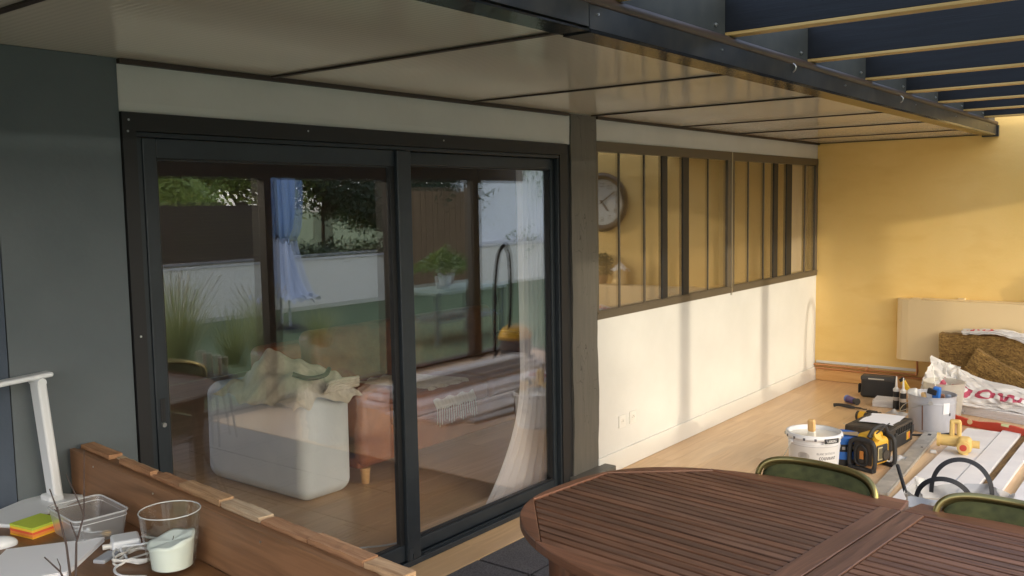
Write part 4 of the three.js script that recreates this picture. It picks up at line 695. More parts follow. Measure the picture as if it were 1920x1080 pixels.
// ───────────────────────── buckets ─────────────────────────
function bucketShell(r0, r1, h, th) { return lathe([[0, 0.004], [r0 - 0.006, 0.004], [r0 - 0.002, 0], [r0, 0.003], [r0 + (r1 - r0) * 0.78, h * 0.78], [r0 + (r1 - r0) * 0.79 + 0.003, h * 0.79], [r0 + (r1 - r0) * 0.8 + 0.003, h * 0.815], [r0 + (r1 - r0) * 0.82, h * 0.82], [r1 - 0.001, h * 0.985], [r1 + 0.004, h * 0.985], [r1 + 0.005, h], [r1 - th, h], [r0 - th, 0.012], [0, 0.012]], 64); }
const arc = (r, y, a0, a1, h, rb = r) => { const g = new THREE.CylinderGeometry(r, rb, h, 40, 1, true, a0, a1 - a0); return flat(g).translate(0, y, 0); };
{
  const b = thing('paint_bucket', 'white plastic paint bucket full of cream paint with a brush standing in it', 'paint bucket', [5.72, 0.001, 1.06]);
  part('shell', bucketShell(0.148, 0.163, 0.27, 0.004), M.bucketWhite, b);
  part('rim_flange', [lathe([[0.163, 0.24], [0.176, 0.243], [0.178, 0.252], [0.172, 0.27], [0.165, 0.272]], 64)], M.bucketWhite, b);
  part('paint', gridSurf(40, 6, (u, v) => { const a = u * 6.28319, r = 0.158 * v; return [Math.cos(a) * r, 0.243 + 0.0015 * Math.sin(a * 3) * v, Math.sin(a) * r]; }), M.paintWhite, b);
  part('rim_notch', Array.from({ length: 16 }, (_, i) => { const a = i / 16 * 6.28319; return rbox(0.004, 0.016, 0.014, 0.001, 0.1775, 0.25, 0).rotateY(a); }), std([0.12, 0.12, 0.14], 0.6), b).userData.kind = 'stuff';
  // angle towards the camera: direction (-5.72, 2.0) in (x, z); CylinderGeometry angle 0 is +z, growing towards +x
  const cam = Math.atan2(-5.72, 2.0);
  const label = canvasTex(1024, 384, (c, w, h) => {
    c.fillStyle = '#d8d7d6'; c.fillRect(0, 0, w, h); c.fillStyle = '#9a9aa0'; c.fillRect(0, 0, w, 5); c.fillRect(0, h - 5, w, 5);
    c.fillStyle = '#b9b6b2'; c.beginPath(); c.ellipse(330, 150, 110, 60, 0, 0, 7); c.fill(); c.strokeStyle = '#77757a'; c.lineWidth = 6; for (let i = 0; i < 5; i++) { c.beginPath(); c.moveTo(270, 115 + i * 18); c.lineTo(390, 110 + i * 18); c.stroke(); }
    c.fillStyle = '#55545c'; c.font = '44px sans-serif'; c.fillText('BLANC INTÉRIEUR', 560, 120); c.fillStyle = '#2c2a30'; c.font = 'bold 64px sans-serif'; c.fillText('COUVRANT', 600, 200);
    c.fillStyle = '#8a8890'; c.font = '28px sans-serif'; c.fillText('MURS ET PLAFONDS', 570, 260); c.fillText('MAT', 570, 300); c.fillStyle = '#a02048'; c.fillRect(930, 300, 94, 84);
  });
  part('label', arc(0.1603, 0.122, cam - 1.15, cam + 1.15, 0.16, 0.1514), std(0xffffff, 0.5, { map: label }), b);
  const badge = canvasTex(512, 128, (c, w, h) => { c.fillStyle = '#e4e4e4'; c.fillRect(0, 0, w, h); c.fillStyle = '#1c1b1e'; c.beginPath(); c.roundRect(8, 8, w - 16, h - 16, 30); c.fill(); c.fillStyle = '#e8e6e0'; c.font = 'bold 84px sans-serif'; c.textAlign = 'center'; c.textBaseline = 'middle'; c.fillText('LUXENS', w / 2, h / 2 + 4); });
  part('badge', arc(0.1795, 0.243, cam + 0.34, cam + 0.98, 0.036), std(0xffffff, 0.5, { map: badge }), b);
  const ear = (a) => V(Math.sin(a) * 0.168, 0.222, Math.cos(a) * 0.168), e0 = ear(cam - 0.95), e1 = ear(cam + 2.19);
  part('handle', tube([e0, [e0.x * 1.12, 0.18, e0.z * 1.12], [-0.12, 0.07, -0.17], [0.05, 0.03, -0.2], [e1.x * 1.1, 0.14, e1.z * 1.2], e1], 0.0025, 60, 6), M.steel, b);
  part('handle_ear', [sphere(0.014, e0.x, e0.y, e0.z, 12), sphere(0.014, e1.x, e1.y, e1.z, 12)], M.bucketWhite, b);
  const br = thing('paint_brush', 'paint brush with wooden tip and white smeared handle standing in the paint bucket', 'paint brush', [5.615, 0.215, 1.085], 0);
  part('handle', rz(rbox(0.034, 0.08, 0.046, 0.012, 0, 0.118, 0, 'y'), 0.1), M.pine, br); part('ferrule', rz(rbox(0.03, 0.085, 0.05, 0.01, 0, 0.04, 0, 'y'), 0.1), M.paintWhite, br);
}
{
  const b = thing('tool_bucket', 'grey white metal bucket filled with brushes and small tools', 'bucket', [7.30, 0.001, 1.4]);
  part('shell', bucketShell(0.158, 0.168, 0.272, 0.003), M.tin, b);
  part('bead', [lathe([[0.166, 0.214], [0.1705, 0.218], [0.167, 0.223]], 64)], M.tin, b);
  const cam = Math.atan2(-7.3, 1.66);
  part('drip_stain', [arc(0.1675, 0.115, cam - 0.42, cam - 0.36, 0.19, 0.1595)], std([0.22, 0.12, 0.08], 0.7), b);
  part('sticker', arc(0.1712, 0.19, cam + 0.48, cam + 0.78, 0.085, 0.167), M.paper, b);  // white patch painted in for the sun spot on the bucket
  part('scratch', arc(0.167, 0.145, cam + 0.8, cam + 0.86, 0.02), M.black, b);
  const e0 = V(Math.sin(cam - 0.05) * 0.172, 0.232, Math.cos(cam - 0.05) * 0.172);
  part('handle_ear', [rx(cyl(0.016, 0.016, 0.012, 0, 0, 0, 16), 0).rotateZ(Math.PI / 2).rotateY(Math.atan2(1.66, 7.3)).translate(e0.x, e0.y, e0.z)], M.steel, b);
  part('handle', tube([e0, [-0.18, 0.2, -0.06], [-0.17, 0.16, -0.15], [-0.07, 0.13, -0.21], [0.08, 0.16, -0.2], [0.165, 0.22, -0.04]], 0.0028, 60, 6), M.steel, b);
  const at = (x, z) => [7.3 + x, 0.05, 1.4 + z];
  const rod = (name, label, cat, x, z, dx, dz, top, w, d, m) => { const p = thing(name, label, cat, at(x, z)); const a = V(0, 0, 0), e = V(dx, top, dz); const g = rbox(w, e.length(), d, Math.min(w, d) * 0.3, 0, 0, 0, 'y'); g.applyQuaternion(new THREE.Quaternion().setFromUnitVectors(V(0, 1, 0), e.clone().normalize())).translate(dx / 2, top / 2, dz / 2); part('handle', g, m, p); return p; };
  rod('blue_scraper', 'bright blue plastic scraper handle standing in the metal bucket', 'scraper', -0.04, 0.02, -0.02, 0.03, 0.29, 0.045, 0.055, M.blue);
  rod('paint_roller', 'white paint roller sleeve sticking out of the metal bucket rim on the left', 'paint roller', -0.02, -0.07, -0.04, -0.06, 0.255, 0.07, 0.075, M.skirtWhite);
  const h = rod('hooked_scraper', 'brown handled hooked scraper between the roller and the blue tool', 'scraper', -0.05, -0.02, -0.02, -0.025, 0.24, 0.03, 0.035, M.pine); part('blade', rx(rspan(-0.045, -0.005, 0.235, 0.275, -0.045, 0.02, 0.004), 0.2), M.black, h);
  const m = thing('thin_rod', 'long thin metal rod standing out of the metal bucket', 'rod', at(0.02, 0.06)); part('rod', cylTo(V(0, 0, 0), V(0.02, 0.45, -0.075), 0.0035, 0.0025, 8), M.steel, m);
  rod('grey_tube', 'short grey tube at the right inside the metal bucket', 'tube', 0.02, 0.1, 0.01, 0.01, 0.222, 0.03, 0.035, std([0.25, 0.3, 0.38], 0.5));
  rod('rust_scraper', 'reddish brown tool handle at the back right of the metal bucket', 'tool handle', 0.05, 0.05, 0.01, 0.0, 0.215, 0.04, 0.05, std([0.3, 0.14, 0.08], 0.6));
}
{
  const b = thing('clear_bucket', 'translucent plastic bucket behind the metal bucket', 'bucket', [7.86, 0.001, 1.36]);
  part('shell', bucketShell(0.13, 0.155, 0.27, 0.003), phys([0.8, 0.78, 0.72], 0.35, { transmission: 0.6, thickness: 0, side: THREE.DoubleSide }), b);
}
// ───────────────────────── small tools on the floor ─────────────────────────
{
  const p = thing('tool_pouch', 'black soft tool bag by the yellow wall with a pale printed line', 'tool bag', [8.24, 0.001, 0.745], 0.12);
  const g = flat(new RoundedBoxGeometry(0.15, 0.19, 0.29, 5, 0.03)); const a = g.attributes.position;
  for (let i = 0; i < a.count; i++) { const y = a.getY(i); a.setX(i, a.getX(i) * (1 - 0.25 * (y + 0.095) / 0.19) + 0.006 * Math.sin(a.getZ(i) * 30 + y * 20)); a.setZ(i, a.getZ(i) * (1 - 0.06 * (y + 0.095) / 0.19)); }
  g.computeVertexNormals(); part('body', boxUV(g).translate(0, 0.095, 0), std([0.03, 0.028, 0.026], 0.7), p);
  part('flap', boxUV(new RoundedBoxGeometry(0.125, 0.05, 0.285, 4, 0.02)).translate(-0.006, 0.17, 0), std([0.055, 0.05, 0.045], 0.65), p);
  part('print', rspan(-0.0695, -0.067, 0.165, 0.176, -0.075, 0.055, 0.001), std([0.5, 0.46, 0.38], 0.7), p);
  part('side_strap', rspan(-0.04, 0.02, 0.03, 0.11, -0.165, -0.15, 0.005), M.rubber, p);
}
{
  const mk = () => { const c = thing('sealant_cartridge', 'sealant cartridge with white nozzle, left of the pair behind the box', 'cartridge', [7.84, 0.001, 1.0]); part('body', cyl(0.025, 0.025, 0.15, 0, 0.076, 0, 28), M.toolBlack, c); part('cap', [cyl(0.0255, 0.0255, 0.022, 0, 0.162, 0, 28), cyl(0.012, 0.02, 0.012, 0, 0.179, 0, 20)], M.skirtWhite, c); part('nozzle', cyl(0.003, 0.0105, 0.095, 0, 0.23, 0, 16), M.skirtWhite, c); part('label_band', [cyl(0.0254, 0.0254, 0.03, 0, 0.09, 0, 28, true)], std([0.45, 0.4, 0.34], 0.6), c); return c; };
  const c = mk(); copyOf(c, [7.8, 0.001, 1.065], 1.2, 'sealant cartridge with white nozzle, right of the pair next to the metal bucket');
}
{
  const t = thing('tile_stack', 'low stack of white panels lying behind the red box', 'panel stack', [7.95, 0.001, 0.9], 0.1);
  for (let i = 0; i < 6; i++) part('panel', rbox(0.2, 0.008, 0.2, 0.0015, rr(-0.004, 0.004), 0.005 + i * 0.0092, rr(-0.004, 0.004)), M.board, t);
}
{
  const m = thing('multi_tool', 'small purple and blue cylindrical tool lying by the black bag', 'tool', [7.87, 0.03, 0.62], 0.9);
  part('body', rz(cyl(0.026, 0.03, 0.11, 0, 0, 0, 20), Math.PI / 2), std([0.09, 0.06, 0.2], 0.45), m); part('tip', rz(cyl(0.03, 0.022, 0.04, 0, 0, 0, 20), Math.PI / 2).translate(-0.075, 0, 0), M.toolBlack, m); part('band', rz(cyl(0.031, 0.031, 0.02, 0, 0, 0, 20), Math.PI / 2).translate(0.045, 0, 0), std([0.12, 0.2, 0.5], 0.4), m);
  const p = thing('pliers', 'pliers with dark handles lying open on the floor', 'pliers', [7.66, 0.012, 0.72], 1.45);
  part('handle', tube([[0, 0, 0], [0.06, 0.006, 0.02], [0.15, 0.004, 0.022], [0.19, 0, 0.01]], 0.009, 24, 8), M.toolBlack, p); part('handle', tube([[0, 0, 0], [0.06, 0.004, -0.025], [0.13, 0.01, -0.04], [0.16, 0, -0.05]], 0.009, 24, 8), M.toolBlack, p); part('jaws', [rbox(0.05, 0.012, 0.022, 0.004, -0.03, 0.002, 0), tube([[-0.05, 0, 0], [-0.08, -0.004, 0.012], [-0.09, -0.006, 0.03]], 0.005, 10, 6)], M.dusty, p);
  const d = thing('cordless_drill', 'black and yellow cordless drill lying behind the tool case', 'drill', [7.24, 0.045, 0.93], 1.35);
  part('motor_housing', rz(cyl(0.034, 0.038, 0.13, 0, 0, 0, 20), Math.PI / 2), M.dusty, d); part('yellow_band', rz(cyl(0.0395, 0.0395, 0.045, 0, 0, 0, 20), Math.PI / 2).translate(0.02, 0, 0), M.toolYellow, d); part('chuck', rz(cyl(0.022, 0.028, 0.06, 0, 0, 0, 18), Math.PI / 2).translate(-0.09, 0, 0), M.toolBlack, d); part('grip', rbox(0.045, 0.04, 0.13, 0.014, 0.03, -0.012, 0.08), M.dusty, d); part('battery', rbox(0.08, 0.06, 0.05, 0.008, 0.03, -0.012, 0.155), M.toolBlack, d);
  const r = thing('red_box', 'small red and tan cardboard box on the floor behind the tool case', 'box', [7.2, 0.001, 1.105], 0.35);
  part('carton', rbox(0.11, 0.085, 0.13, 0.003, 0, 0.043, 0), std([0.36, 0.09, 0.05], 0.6), r); part('lid', rbox(0.111, 0.002, 0.131, 0.0008, 0, 0.087, 0), std([0.6, 0.42, 0.25], 0.7), r); part('print_panel', rspan(-0.0565, -0.0545, 0.012, 0.072, 0.005, 0.06, 0.0008), std([0.15, 0.12, 0.1], 0.6), r);
  const g = thing('orange_tool', 'orange and black hand tool wedged beside the metal bucket', 'hand tool', [7.2, 0.001, 1.205]);
  part('body', ry(rbox(0.05, 0.09, 0.045, 0.012, 0, 0.046, 0), 0.4), M.toolBlack, g); part('trigger', rbox(0.02, 0.05, 0.03, 0.008, -0.03, 0.028, 0.005), M.orange, g);
  const k = thing('utility_knife', 'yellow and black utility knife leaning behind the cartridges', 'utility knife', [7.86, 0.1, 1.13]);
  part('handle', rx(rbox(0.022, 0.15, 0.04, 0.006, 0, 0.09, 0, 'y'), -0.55), phys([0.8, 0.5, 0.03], 0.4), k); part('end_cap', rx(rbox(0.023, 0.03, 0.042, 0.005, 0, 0.175, 0, 'y'), -0.55), M.black, k);
  single('wood_batten', rx(rspan(-0.012, 0.012, 0, 0.27, -0.02, 0.02, 0.002, 'y'), 0.12), M.pine, 'short pale wooden batten standing behind the clear bucket', 'batten', [8.08, 0.001, 1.14]);
}
{
  const c = thing('tool_case', 'black plastic tool case with ribbed latch side and yellow sticker', 'tool case', [6.66, 0.001, 1.2], -0.08);
  part('lower_shell', rbox(0.46, 0.095, 0.31, 0.012, 0, 0.049, 0), M.toolBlack, c); part('lid', rbox(0.465, 0.062, 0.318, 0.014, 0, 0.13, 0), M.dusty, c); part('seam', rbox(0.47, 0.006, 0.322, 0.002, 0, 0.098, 0), std([0.12, 0.12, 0.11], 0.5), c);
  for (let i = 0; i < 10; i++) part('rib', rz(rbox(0.007, 0.045, 0.012, 0.002, 0, 0, 0), 0.15).translate(-0.12 + i * 0.033, 0.125, 0.161), M.toolBlack, c);
  part('sticker', rspan(0.1, 0.165, 0.03, 0.085, 0.155, 0.157, 0.0008), M.toolYellow, c); part('sticker_print', rspan(0.137, 0.16, 0.038, 0.078, 0.1572, 0.158, 0.0003), M.orange, c);
  for (const x of [-0.13, 0.19]) part('latch', rbox(0.04, 0.06, 0.014, 0.004, x, 0.095, 0.163), M.toolBlack, c);
  part('top_relief', [rbox(0.3, 0.006, 0.02, 0.002, 0, 0.163, -0.12), rbox(0.3, 0.006, 0.02, 0.002, 0, 0.163, 0.125)], M.dusty, c);
  part('carry_handle', tube([[-0.25, 0.1, -0.08], [-0.275, 0.105, -0.06], [-0.275, 0.105, 0.06], [-0.25, 0.1, 0.08]], 0.01, 30, 8), M.toolBlack, c);
  single('paper_sheet', gridSurf(10, 8, (u, v) => [6.54 + u * 0.33 + v * 0.0, 0.1685 + 0.004 * Math.sin(u * 6 + v * 3) + (u < 0.1 ? 0.003 : 0), 1.09 + v * 0.235]), M.paper, 'white sheet of paper lying on the black tool case', 'paper');
}
{
  const r = thing('site_radio', 'yellow and black jobsite radio with roll cage and antenna', 'radio', [6.03, 0.001, 1.335], -0.28); r.scale.set(1, 0.94, 0.8);
  // local x away from the camera, z to the right; end cages at x = -0.12 and +0.12
  part('body', boxUV(new RoundedBoxGeometry(0.2, 0.19, 0.17, 5, 0.04)).translate(0, 0.125, 0), M.toolYellow, r);
  part('top_shoulder', boxUV(new RoundedBoxGeometry(0.19, 0.05, 0.1, 4, 0.022)).translate(0, 0.222, -0.02), M.toolYellow, r);
  const cage = (x) => tube([[x, 0.018, -0.1], [x, 0.12, -0.112], [x, 0.185, -0.1], [x, 0.21, -0.06], [x, 0.215, 0.04], [x, 0.2, 0.095], [x, 0.12, 0.112], [x, 0.018, 0.1], [x, 0.012, 0.0]], 0.017, 90, 10, true);
  part('end_cage', cage(-0.115), M.toolBlack, r); part('end_cage', cage(0.115), M.toolBlack, r);
  part('end_plate', [rbox(0.02, 0.16, 0.16, 0.01, -0.105, 0.12, 0)], M.dusty, r); part('end_plate', [rbox(0.02, 0.16, 0.16, 0.01, 0.105, 0.12, 0)], M.dusty, r);
  part('battery_door', [tube([[-0.122, 0.05, -0.045], [-0.126, 0.15, -0.045], [-0.126, 0.18, 0], [-0.126, 0.15, 0.045], [-0.122, 0.05, 0.045]], 0.008, 40, 8, true), rbox(0.012, 0.07, 0.05, 0.004, -0.12, 0.09, 0)], M.toolBlack, r);
  part('amber_window', rbox(0.006, 0.055, 0.035, 0.002, -0.126, 0.11, 0.005), phys([0.5, 0.18, 0.02], 0.3), r);
  part('speaker_panel', rbox(0.12, 0.12, 0.02, 0.02, 0, 0.115, 0.085), M.toolBlack, r); part('speaker', rx(cyl(0.035, 0.035, 0.012, 0, 0, 0, 28), Math.PI / 2).translate(0.03, 0.1, 0.098), M.dusty, r);
  part('nameplate', rbox(0.05, 0.09, 0.006, 0.002, -0.035, 0.12, 0.098), std([0.55, 0.46, 0.25], 0.5), r); part('nameplate_print', [0, 1, 2, 3].map((i) => rbox(0.006, 0.075, 0.002, 0.0005, -0.05 + i * 0.011, 0.12, 0.102)), M.black, r).userData.kind = 'stuff';
  part('handle', tube([[-0.1, 0.235, 0.045], [-0.06, 0.285, 0.055], [0.06, 0.29, 0.055], [0.11, 0.235, 0.045]], 0.016, 40, 10), M.toolBlack, r); part('knob', rx(cyl(0.032, 0.034, 0.03, 0, 0, 0, 28), 0.9).translate(-0.05, 0.235, 0.075), M.toolYellow, r);
  part('antenna', cylTo(V(-0.09, 0.235, 0.06), V(0.05, 0.32, 0.11), 0.006, 0.004, 8), M.toolBlack, r);
  for (const x of [-0.115, 0.115]) for (const z of [-0.095, 0.095]) part('foot', rbox(0.045, 0.03, 0.04, 0.008, x, 0.015, z), M.rubber, r);
  const b = thing('clear_bag_scrap', 'crumpled scrap of clear plastic beside the radio', 'plastic scrap', [6.25, 0.002, 1.43]);
  part('film', gridSurf(14, 10, (u, v) => [(u - 0.5) * 0.2, 0.05 * vn(u * 5, v * 5, 99, 99, 6) * (1 - Math.abs(u - 0.5)), (v - 0.5) * 0.1]), phys([0.85, 0.86, 0.88], 0.2, { transmission: 0.5, thickness: 0, side: THREE.DoubleSide }), b);
}
{
  const s = thing('sanding_tool', 'round blue and black tub tool with a putty knife on top, behind the radio', 'tub', [6.04, 0.001, 1.135]);
  part('base', cyl(0.1, 0.098, 0.045, 0, 0.023, 0, 40), M.toolBlack, s); part('lower_band', cyl(0.103, 0.103, 0.05, 0, 0.07, 0, 40), M.blue, s); part('dark_band', cyl(0.1, 0.1, 0.05, 0, 0.12, 0, 40), M.black, s);
  const band = canvasTex(512, 64, (c, w, h) => { c.fillStyle = '#1c1b1a'; c.fillRect(0, 0, w, h); c.fillStyle = '#a09a90'; for (let i = 0; i < 8; i++) c.fillRect(20 + i * 62, 18, 40, 28); }); part('printed_band', arc(0.1006, 0.12, -2.6, 0, 0.044), std(0xffffff, 0.5, { map: band }), s);
  part('upper_band', cyl(0.116, 0.104, 0.045, 0, 0.168, 0, 40), M.blue, s); part('rim', new THREE.TorusGeometry(0.115, 0.004, 8, 48).rotateX(Math.PI / 2).translate(0, 0.19, 0), M.blue, s); part('inside', cyl(0.112, 0.112, 0.002, 0, 0.187, 0, 40), std([0.25, 0.23, 0.2], 0.7), s);
  const k = thing('putty_knife', 'putty knife with dark handle lying across the blue tub', 'putty knife', [6.02, 0.198, 1.1], -1.2);
  part('blade', ry(extrude([[0, -0.02], [0.14, -0.055], [0.14, 0.055], [0, 0.02]], 0.002, 0).rotateX(-Math.PI / 2), 0), std([0.5, 0.45, 0.38], 0.4, { metalness: 0.6 }), k); part('handle', rz(cyl(0.012, 0.016, 0.14, 0, 0, 0, 16), Math.PI / 2 - 0.08).translate(-0.07, 0.004, 0), M.toolBlack, k); part('end_knob', sphere(0.018, -0.005, 0.008, 0, 14), M.pine, k);
}
// ───────────────────────── rule, boards, level, fitting ─────────────────────────
{
  const s = thing('aluminium_rule', 'long aluminium straightedge lying on the floor beside the tool case', 'straightedge', [6.3, 0.001, 1.49], 0.055);
  part('blade', rspan(-0.82, 0.82, 0, 0.018, -0.05, 0.04, 0.003), M.alu, s); part('edge_groove', rspan(-0.82, 0.82, 0.0, 0.02, 0.042, 0.052, 0.002), M.alu, s); part('end_slot', [rbox(0.05, 0.002, 0.022, 0.0008, 0.74, 0.0185, 0), rbox(0.02, 0.002, 0.014, 0.0008, 0.35, 0.0185, 0.02)], M.black, s);
  single('plastic_clip', rbox(0.03, 0.022, 0.04, 0.006, 0, 0.011, 0), M.skirtWhite, 'tiny white plastic clip on the floor between the straightedge and the boards', 'clip', [6.6, 0.001, 1.575], 0.3);
  const mk = (label, x0, x1, z0, z1, y0, y1, m, turn, name = 'white_board', cat = 'board') => single(name, rspan(x0, x1, y0, y1, z0, z1, 0.002), m, label, cat);
  mk('wide white panel board on the floor under the yellow fitting', 5.3, 7.4, 1.628, 1.852, 0.001, 0.02, M.board);
  mk('narrower white panel board lying slightly raised beside the wide board', 5.3, 7.5, 1.858, 1.985, 0.001, 0.026, M.board);
  mk('dark stained wooden strip between the white boards', 5.3, 7.5, 1.992, 2.03, 0.001, 0.014, std(0xffffff, 0.7, { map: woodTex(hx(0x4a3418), hx(0x8a6a3c), 256, 256, 0.35, 0.2, 12, 440) }), 0, 'wood_strip', 'wood strip');
  mk('bluish white board right of the dark stained strip', 5.3, 7.5, 2.036, 2.115, 0.001, 0.022, M.board);
  mk('white board at the right edge beyond the bare floor strip', 5.3, 7.6, 2.185, 2.42, 0.001, 0.022, M.board);
  for (let i = 0; i < 3; i++) mk(['lowest long white plank of the pile mirrored in the door', 'middle long white plank of the pile mirrored in the door', 'top long white plank of the pile mirrored in the door'][i], 5.4 + i * 0.1, 7.9 - i * 0.1, 2.52 + i * 0.05, 2.86 - i * 0.02, 0.001 + i * 0.05, 0.04 + i * 0.05, M.board, 0, 'white_plank', 'plank');
  const st = thing('skirting_pack', 'stack of thin white panels on the floor under the plastic wrap', 'panel stack', [7.98, 0.001, 1.9], -0.3);
  for (let i = 0; i < 6; i++) part('panel', rbox(0.3, 0.0105, 1.05, 0.0015, rr(-0.004, 0.004), 0.0056 + i * 0.0118, rr(-0.003, 0.003), 'z'), M.board, st);
  const l = thing('spirit_level', 'red spirit level lying on the floor behind the white boards', 'spirit level', [7.47, 0.001, 1.83], -0.36);
  part('beam', boxUV(extrude([[-0.36, 0], [0.5, 0], [0.5, 0.042], [0.3, 0.045], [0.12, 0.068], [-0.02, 0.068], [-0.16, 0.048], [-0.22, 0.048], [-0.36, 0.068]], 0.02, 0.002), 'x').rotateY(-Math.PI / 2).translate(0.01, 0, 0), M.red, l);
  part('round_vial', rz(cyl(0.02, 0.02, 0.006, 0, 0, 0, 24), Math.PI / 2).translate(-0.014, 0.036, -0.22), M.cream, l); part('top_vial', rbox(0.024, 0.018, 0.06, 0.004, -0.002, 0.06, 0.05), phys([0.7, 0.75, 0.4], 0.2), l);
}
{
  const f = thing('yellow_fitting', 'yellow plastic pipe fitting with a red round cap on the white board', 'pipe fitting', [6.66, 0.0215, 1.725], 0.15);
  const m = M.fitting;
  part('main_barrel', [rx(cyl(0.042, 0.036, 0.14, 0, 0, 0, 28), Math.PI / 2).translate(0.01, 0.07, -0.06), rx(cyl(0.046, 0.046, 0.02, 0, 0, 0, 28), Math.PI / 2).translate(0.01, 0.07, -0.128)], m, f);
  part('front_body', boxUV(new RoundedBoxGeometry(0.1, 0.105, 0.09, 4, 0.03)).translate(-0.03, 0.06, 0.035), m, f);
  part('outlet', [rz(cyl(0.034, 0.034, 0.05, 0, 0, 0, 26), Math.PI / 2).translate(-0.085, 0.055, 0.03), rz(cyl(0.04, 0.04, 0.016, 0, 0, 0, 26), Math.PI / 2).translate(-0.098, 0.055, 0.03)], m, f);
  part('red_cap', rz(cyl(0.022, 0.022, 0.006, 0, 0, 0, 24), Math.PI / 2).translate(-0.111, 0.055, 0.03), M.red, f);
  part('side_stub', rx(cyl(0.026, 0.026, 0.06, 0, 0, 0, 22), Math.PI / 2).translate(-0.02, 0.065, 0.095), m, f);
  part('foot_stub', cyl(0.026, 0.03, 0.022, -0.05, 0.011, 0.03, 20), m, f);
  part('upright_fork', [rspan(-0.01, 0.03, 0.09, 0.215, -0.062, -0.03, 0.012, 'y'), rspan(-0.01, 0.03, 0.09, 0.21, -0.016, 0.012, 0.011, 'y')], m, f);
  part('fork_top', rspan(-0.008, 0.028, 0.19, 0.217, -0.058, 0.008, 0.01, 'z'), m, f);
}
// ───────────────────────── insulation and wrap ─────────────────────────
{
  const slab = thing('insulation_slab', 'thick brown mineral wool slab leaning against the radiator', 'insulation slab', [8.48, 0.02, 1.76], 0.0);
  const woolly = (w, h, d, s, k) => { const g = boxUV(new THREE.BoxGeometry(w, h, d, 4, 26, 50), 'z'), a = g.attributes.position; for (let i = 0; i < a.count; i++) { const x = a.getX(i), y = a.getY(i), z = a.getZ(i), e = (vn(y * 40 + 50, z * 40 + 50, 999, 999, s) - 0.5) * 2, e2 = (vn(y * 9 + 50, z * 9 + 50, 999, 999, s + 1) - 0.5) * 2; a.setXYZ(i, x + Math.sign(x) * (0.004 * e + k * e2), y + 0.006 * e2 + 0.003 * e, z + 0.008 * (vn(x * 30 + 50, y * 30 + 50, 999, 999, s + 2) - 0.5)); } const mm = mergeVertices(g, 1e-4); mm.computeVertexNormals(); return flat(mm); };
  part('wool', woolly(0.11, 0.56, 1.14, 1, 0.006).translate(0, 0.28, 0), M.insul, slab);
  const s2 = thing('insulation_slab', 'second smaller mineral wool slab slanting in front of the thick one', 'insulation slab', [8.34, 0.245, 1.73], 0.0);
  part('wool', rx(woolly(0.07, 0.2, 0.62, 5, 0.003), 0.5), M.insul, s2);
}
{
  const plastic = (map) => phys(0xffffff, 0.35, { map, transmission: 0.12, thickness: 0, side: THREE.DoubleSide });
  const printTex = (text, size, y, col, rot, cx = 0.5, flip = false, w = 1024, h = 512) => canvasTex(w, h, (c) => { c.fillStyle = '#dcd8d2'; c.fillRect(0, 0, w, h); c.save(); c.translate(w * cx, h * y); if (flip) c.scale(-1, 1); c.rotate(rot); c.fillStyle = col; c.font = `bold ${size}px sans-serif`; c.textAlign = 'center'; c.textBaseline = 'middle'; c.fillText(text, 0, 0); c.restore(); });
  const crumple = (u, v, s, a) => a * ((vn(u * 7, v * 5, 99, 99, s) - 0.5) * 1.4 + Math.abs(vn(u * 13 + v * 6, v * 9, 99, 99, s + 1) - 0.5) * 1.5 + (vn(u * 30, v * 22, 99, 99, s + 2) - 0.5) * 0.3);
  const w1 = thing('insulation_wrap', 'crumpled white plastic wrap with red lettering in front of the wool slabs', 'plastic wrap');
  const front = gridSurf(110, 60, (u, v) => {
    // v = 0 lower edge on the panel stack, v = 1 upper edge; u runs away from the white wall
    const z = 1.19 + u * 1.15, top = 0.40 - 0.30 * Math.pow(u, 0.75) + 0.03 * Math.exp(-u * u * 60) + 0.012 * Math.sin(u * 14), bot = 0.075;
    const x = 7.86 + 0.34 * v * (0.85 + 0.15 * u) - 0.05 * Math.sin(Math.PI * v);
    return [x + crumple(u, v, 11, 0.045), bot + (Math.max(top, bot + 0.09) - bot) * v + crumple(u, v, 17, 0.03) * Math.sin(Math.PI * Math.min(1, v * 1.1)), z + crumple(u, v, 23, 0.02) - (1 - v) * 0.02];
  });
  part('sheet', front, plastic(printTex('ROCKWOOL', 205, 0.52, '#b8485e', 0.0, 0.62, true)), w1);
  const w2 = thing('insulation_wrap', 'white plastic wrap with red print folded over the top of the thick wool slab', 'plastic wrap');
  part('sheet', gridSurf(90, 40, (u, v) => { const z = 1.36 + u * 0.95, s = v * 0.3; const over = 0.055 + 0.12 * u; const y = 0.596 + 0.02 * Math.sin(u * 7) + (s < 0.16 ? 0 : -(s - 0.16) * (0.1 + 0.45 * Math.min(1, u * 1.4))); const x = s < 0.16 ? 8.56 - s : 8.4 - (s - 0.16) * 0.15; return [x + crumple(u, v, 31, 0.02), y + crumple(u, v, 37, 0.022) + 0.01, z + 0.05 * (v > 0.5 ? v - 0.5 : 0)]; }), plastic(printTex('ROCKWOOL  ROCKWOOL', 150, 0.62, '#c8323c', 0.05)), w2);
  const w3 = thing('insulation_wrap', 'loose end of clear plastic wrap bunched behind the clear bucket', 'plastic wrap');
  part('sheet', gridSurf(40, 40, (u, v) => [8.12 - 0.2 * v + crumple(u, v, 41, 0.03), 0.34 * (1 - v) + 0.02 + crumple(u, v, 43, 0.018), 1.17 + u * 0.25 + v * 0.1 + crumple(u, v, 47, 0.03)]), phys([0.86, 0.84, 0.8], 0.3, { transmission: 0.45, thickness: 0, side: THREE.DoubleSide }), w3);
}
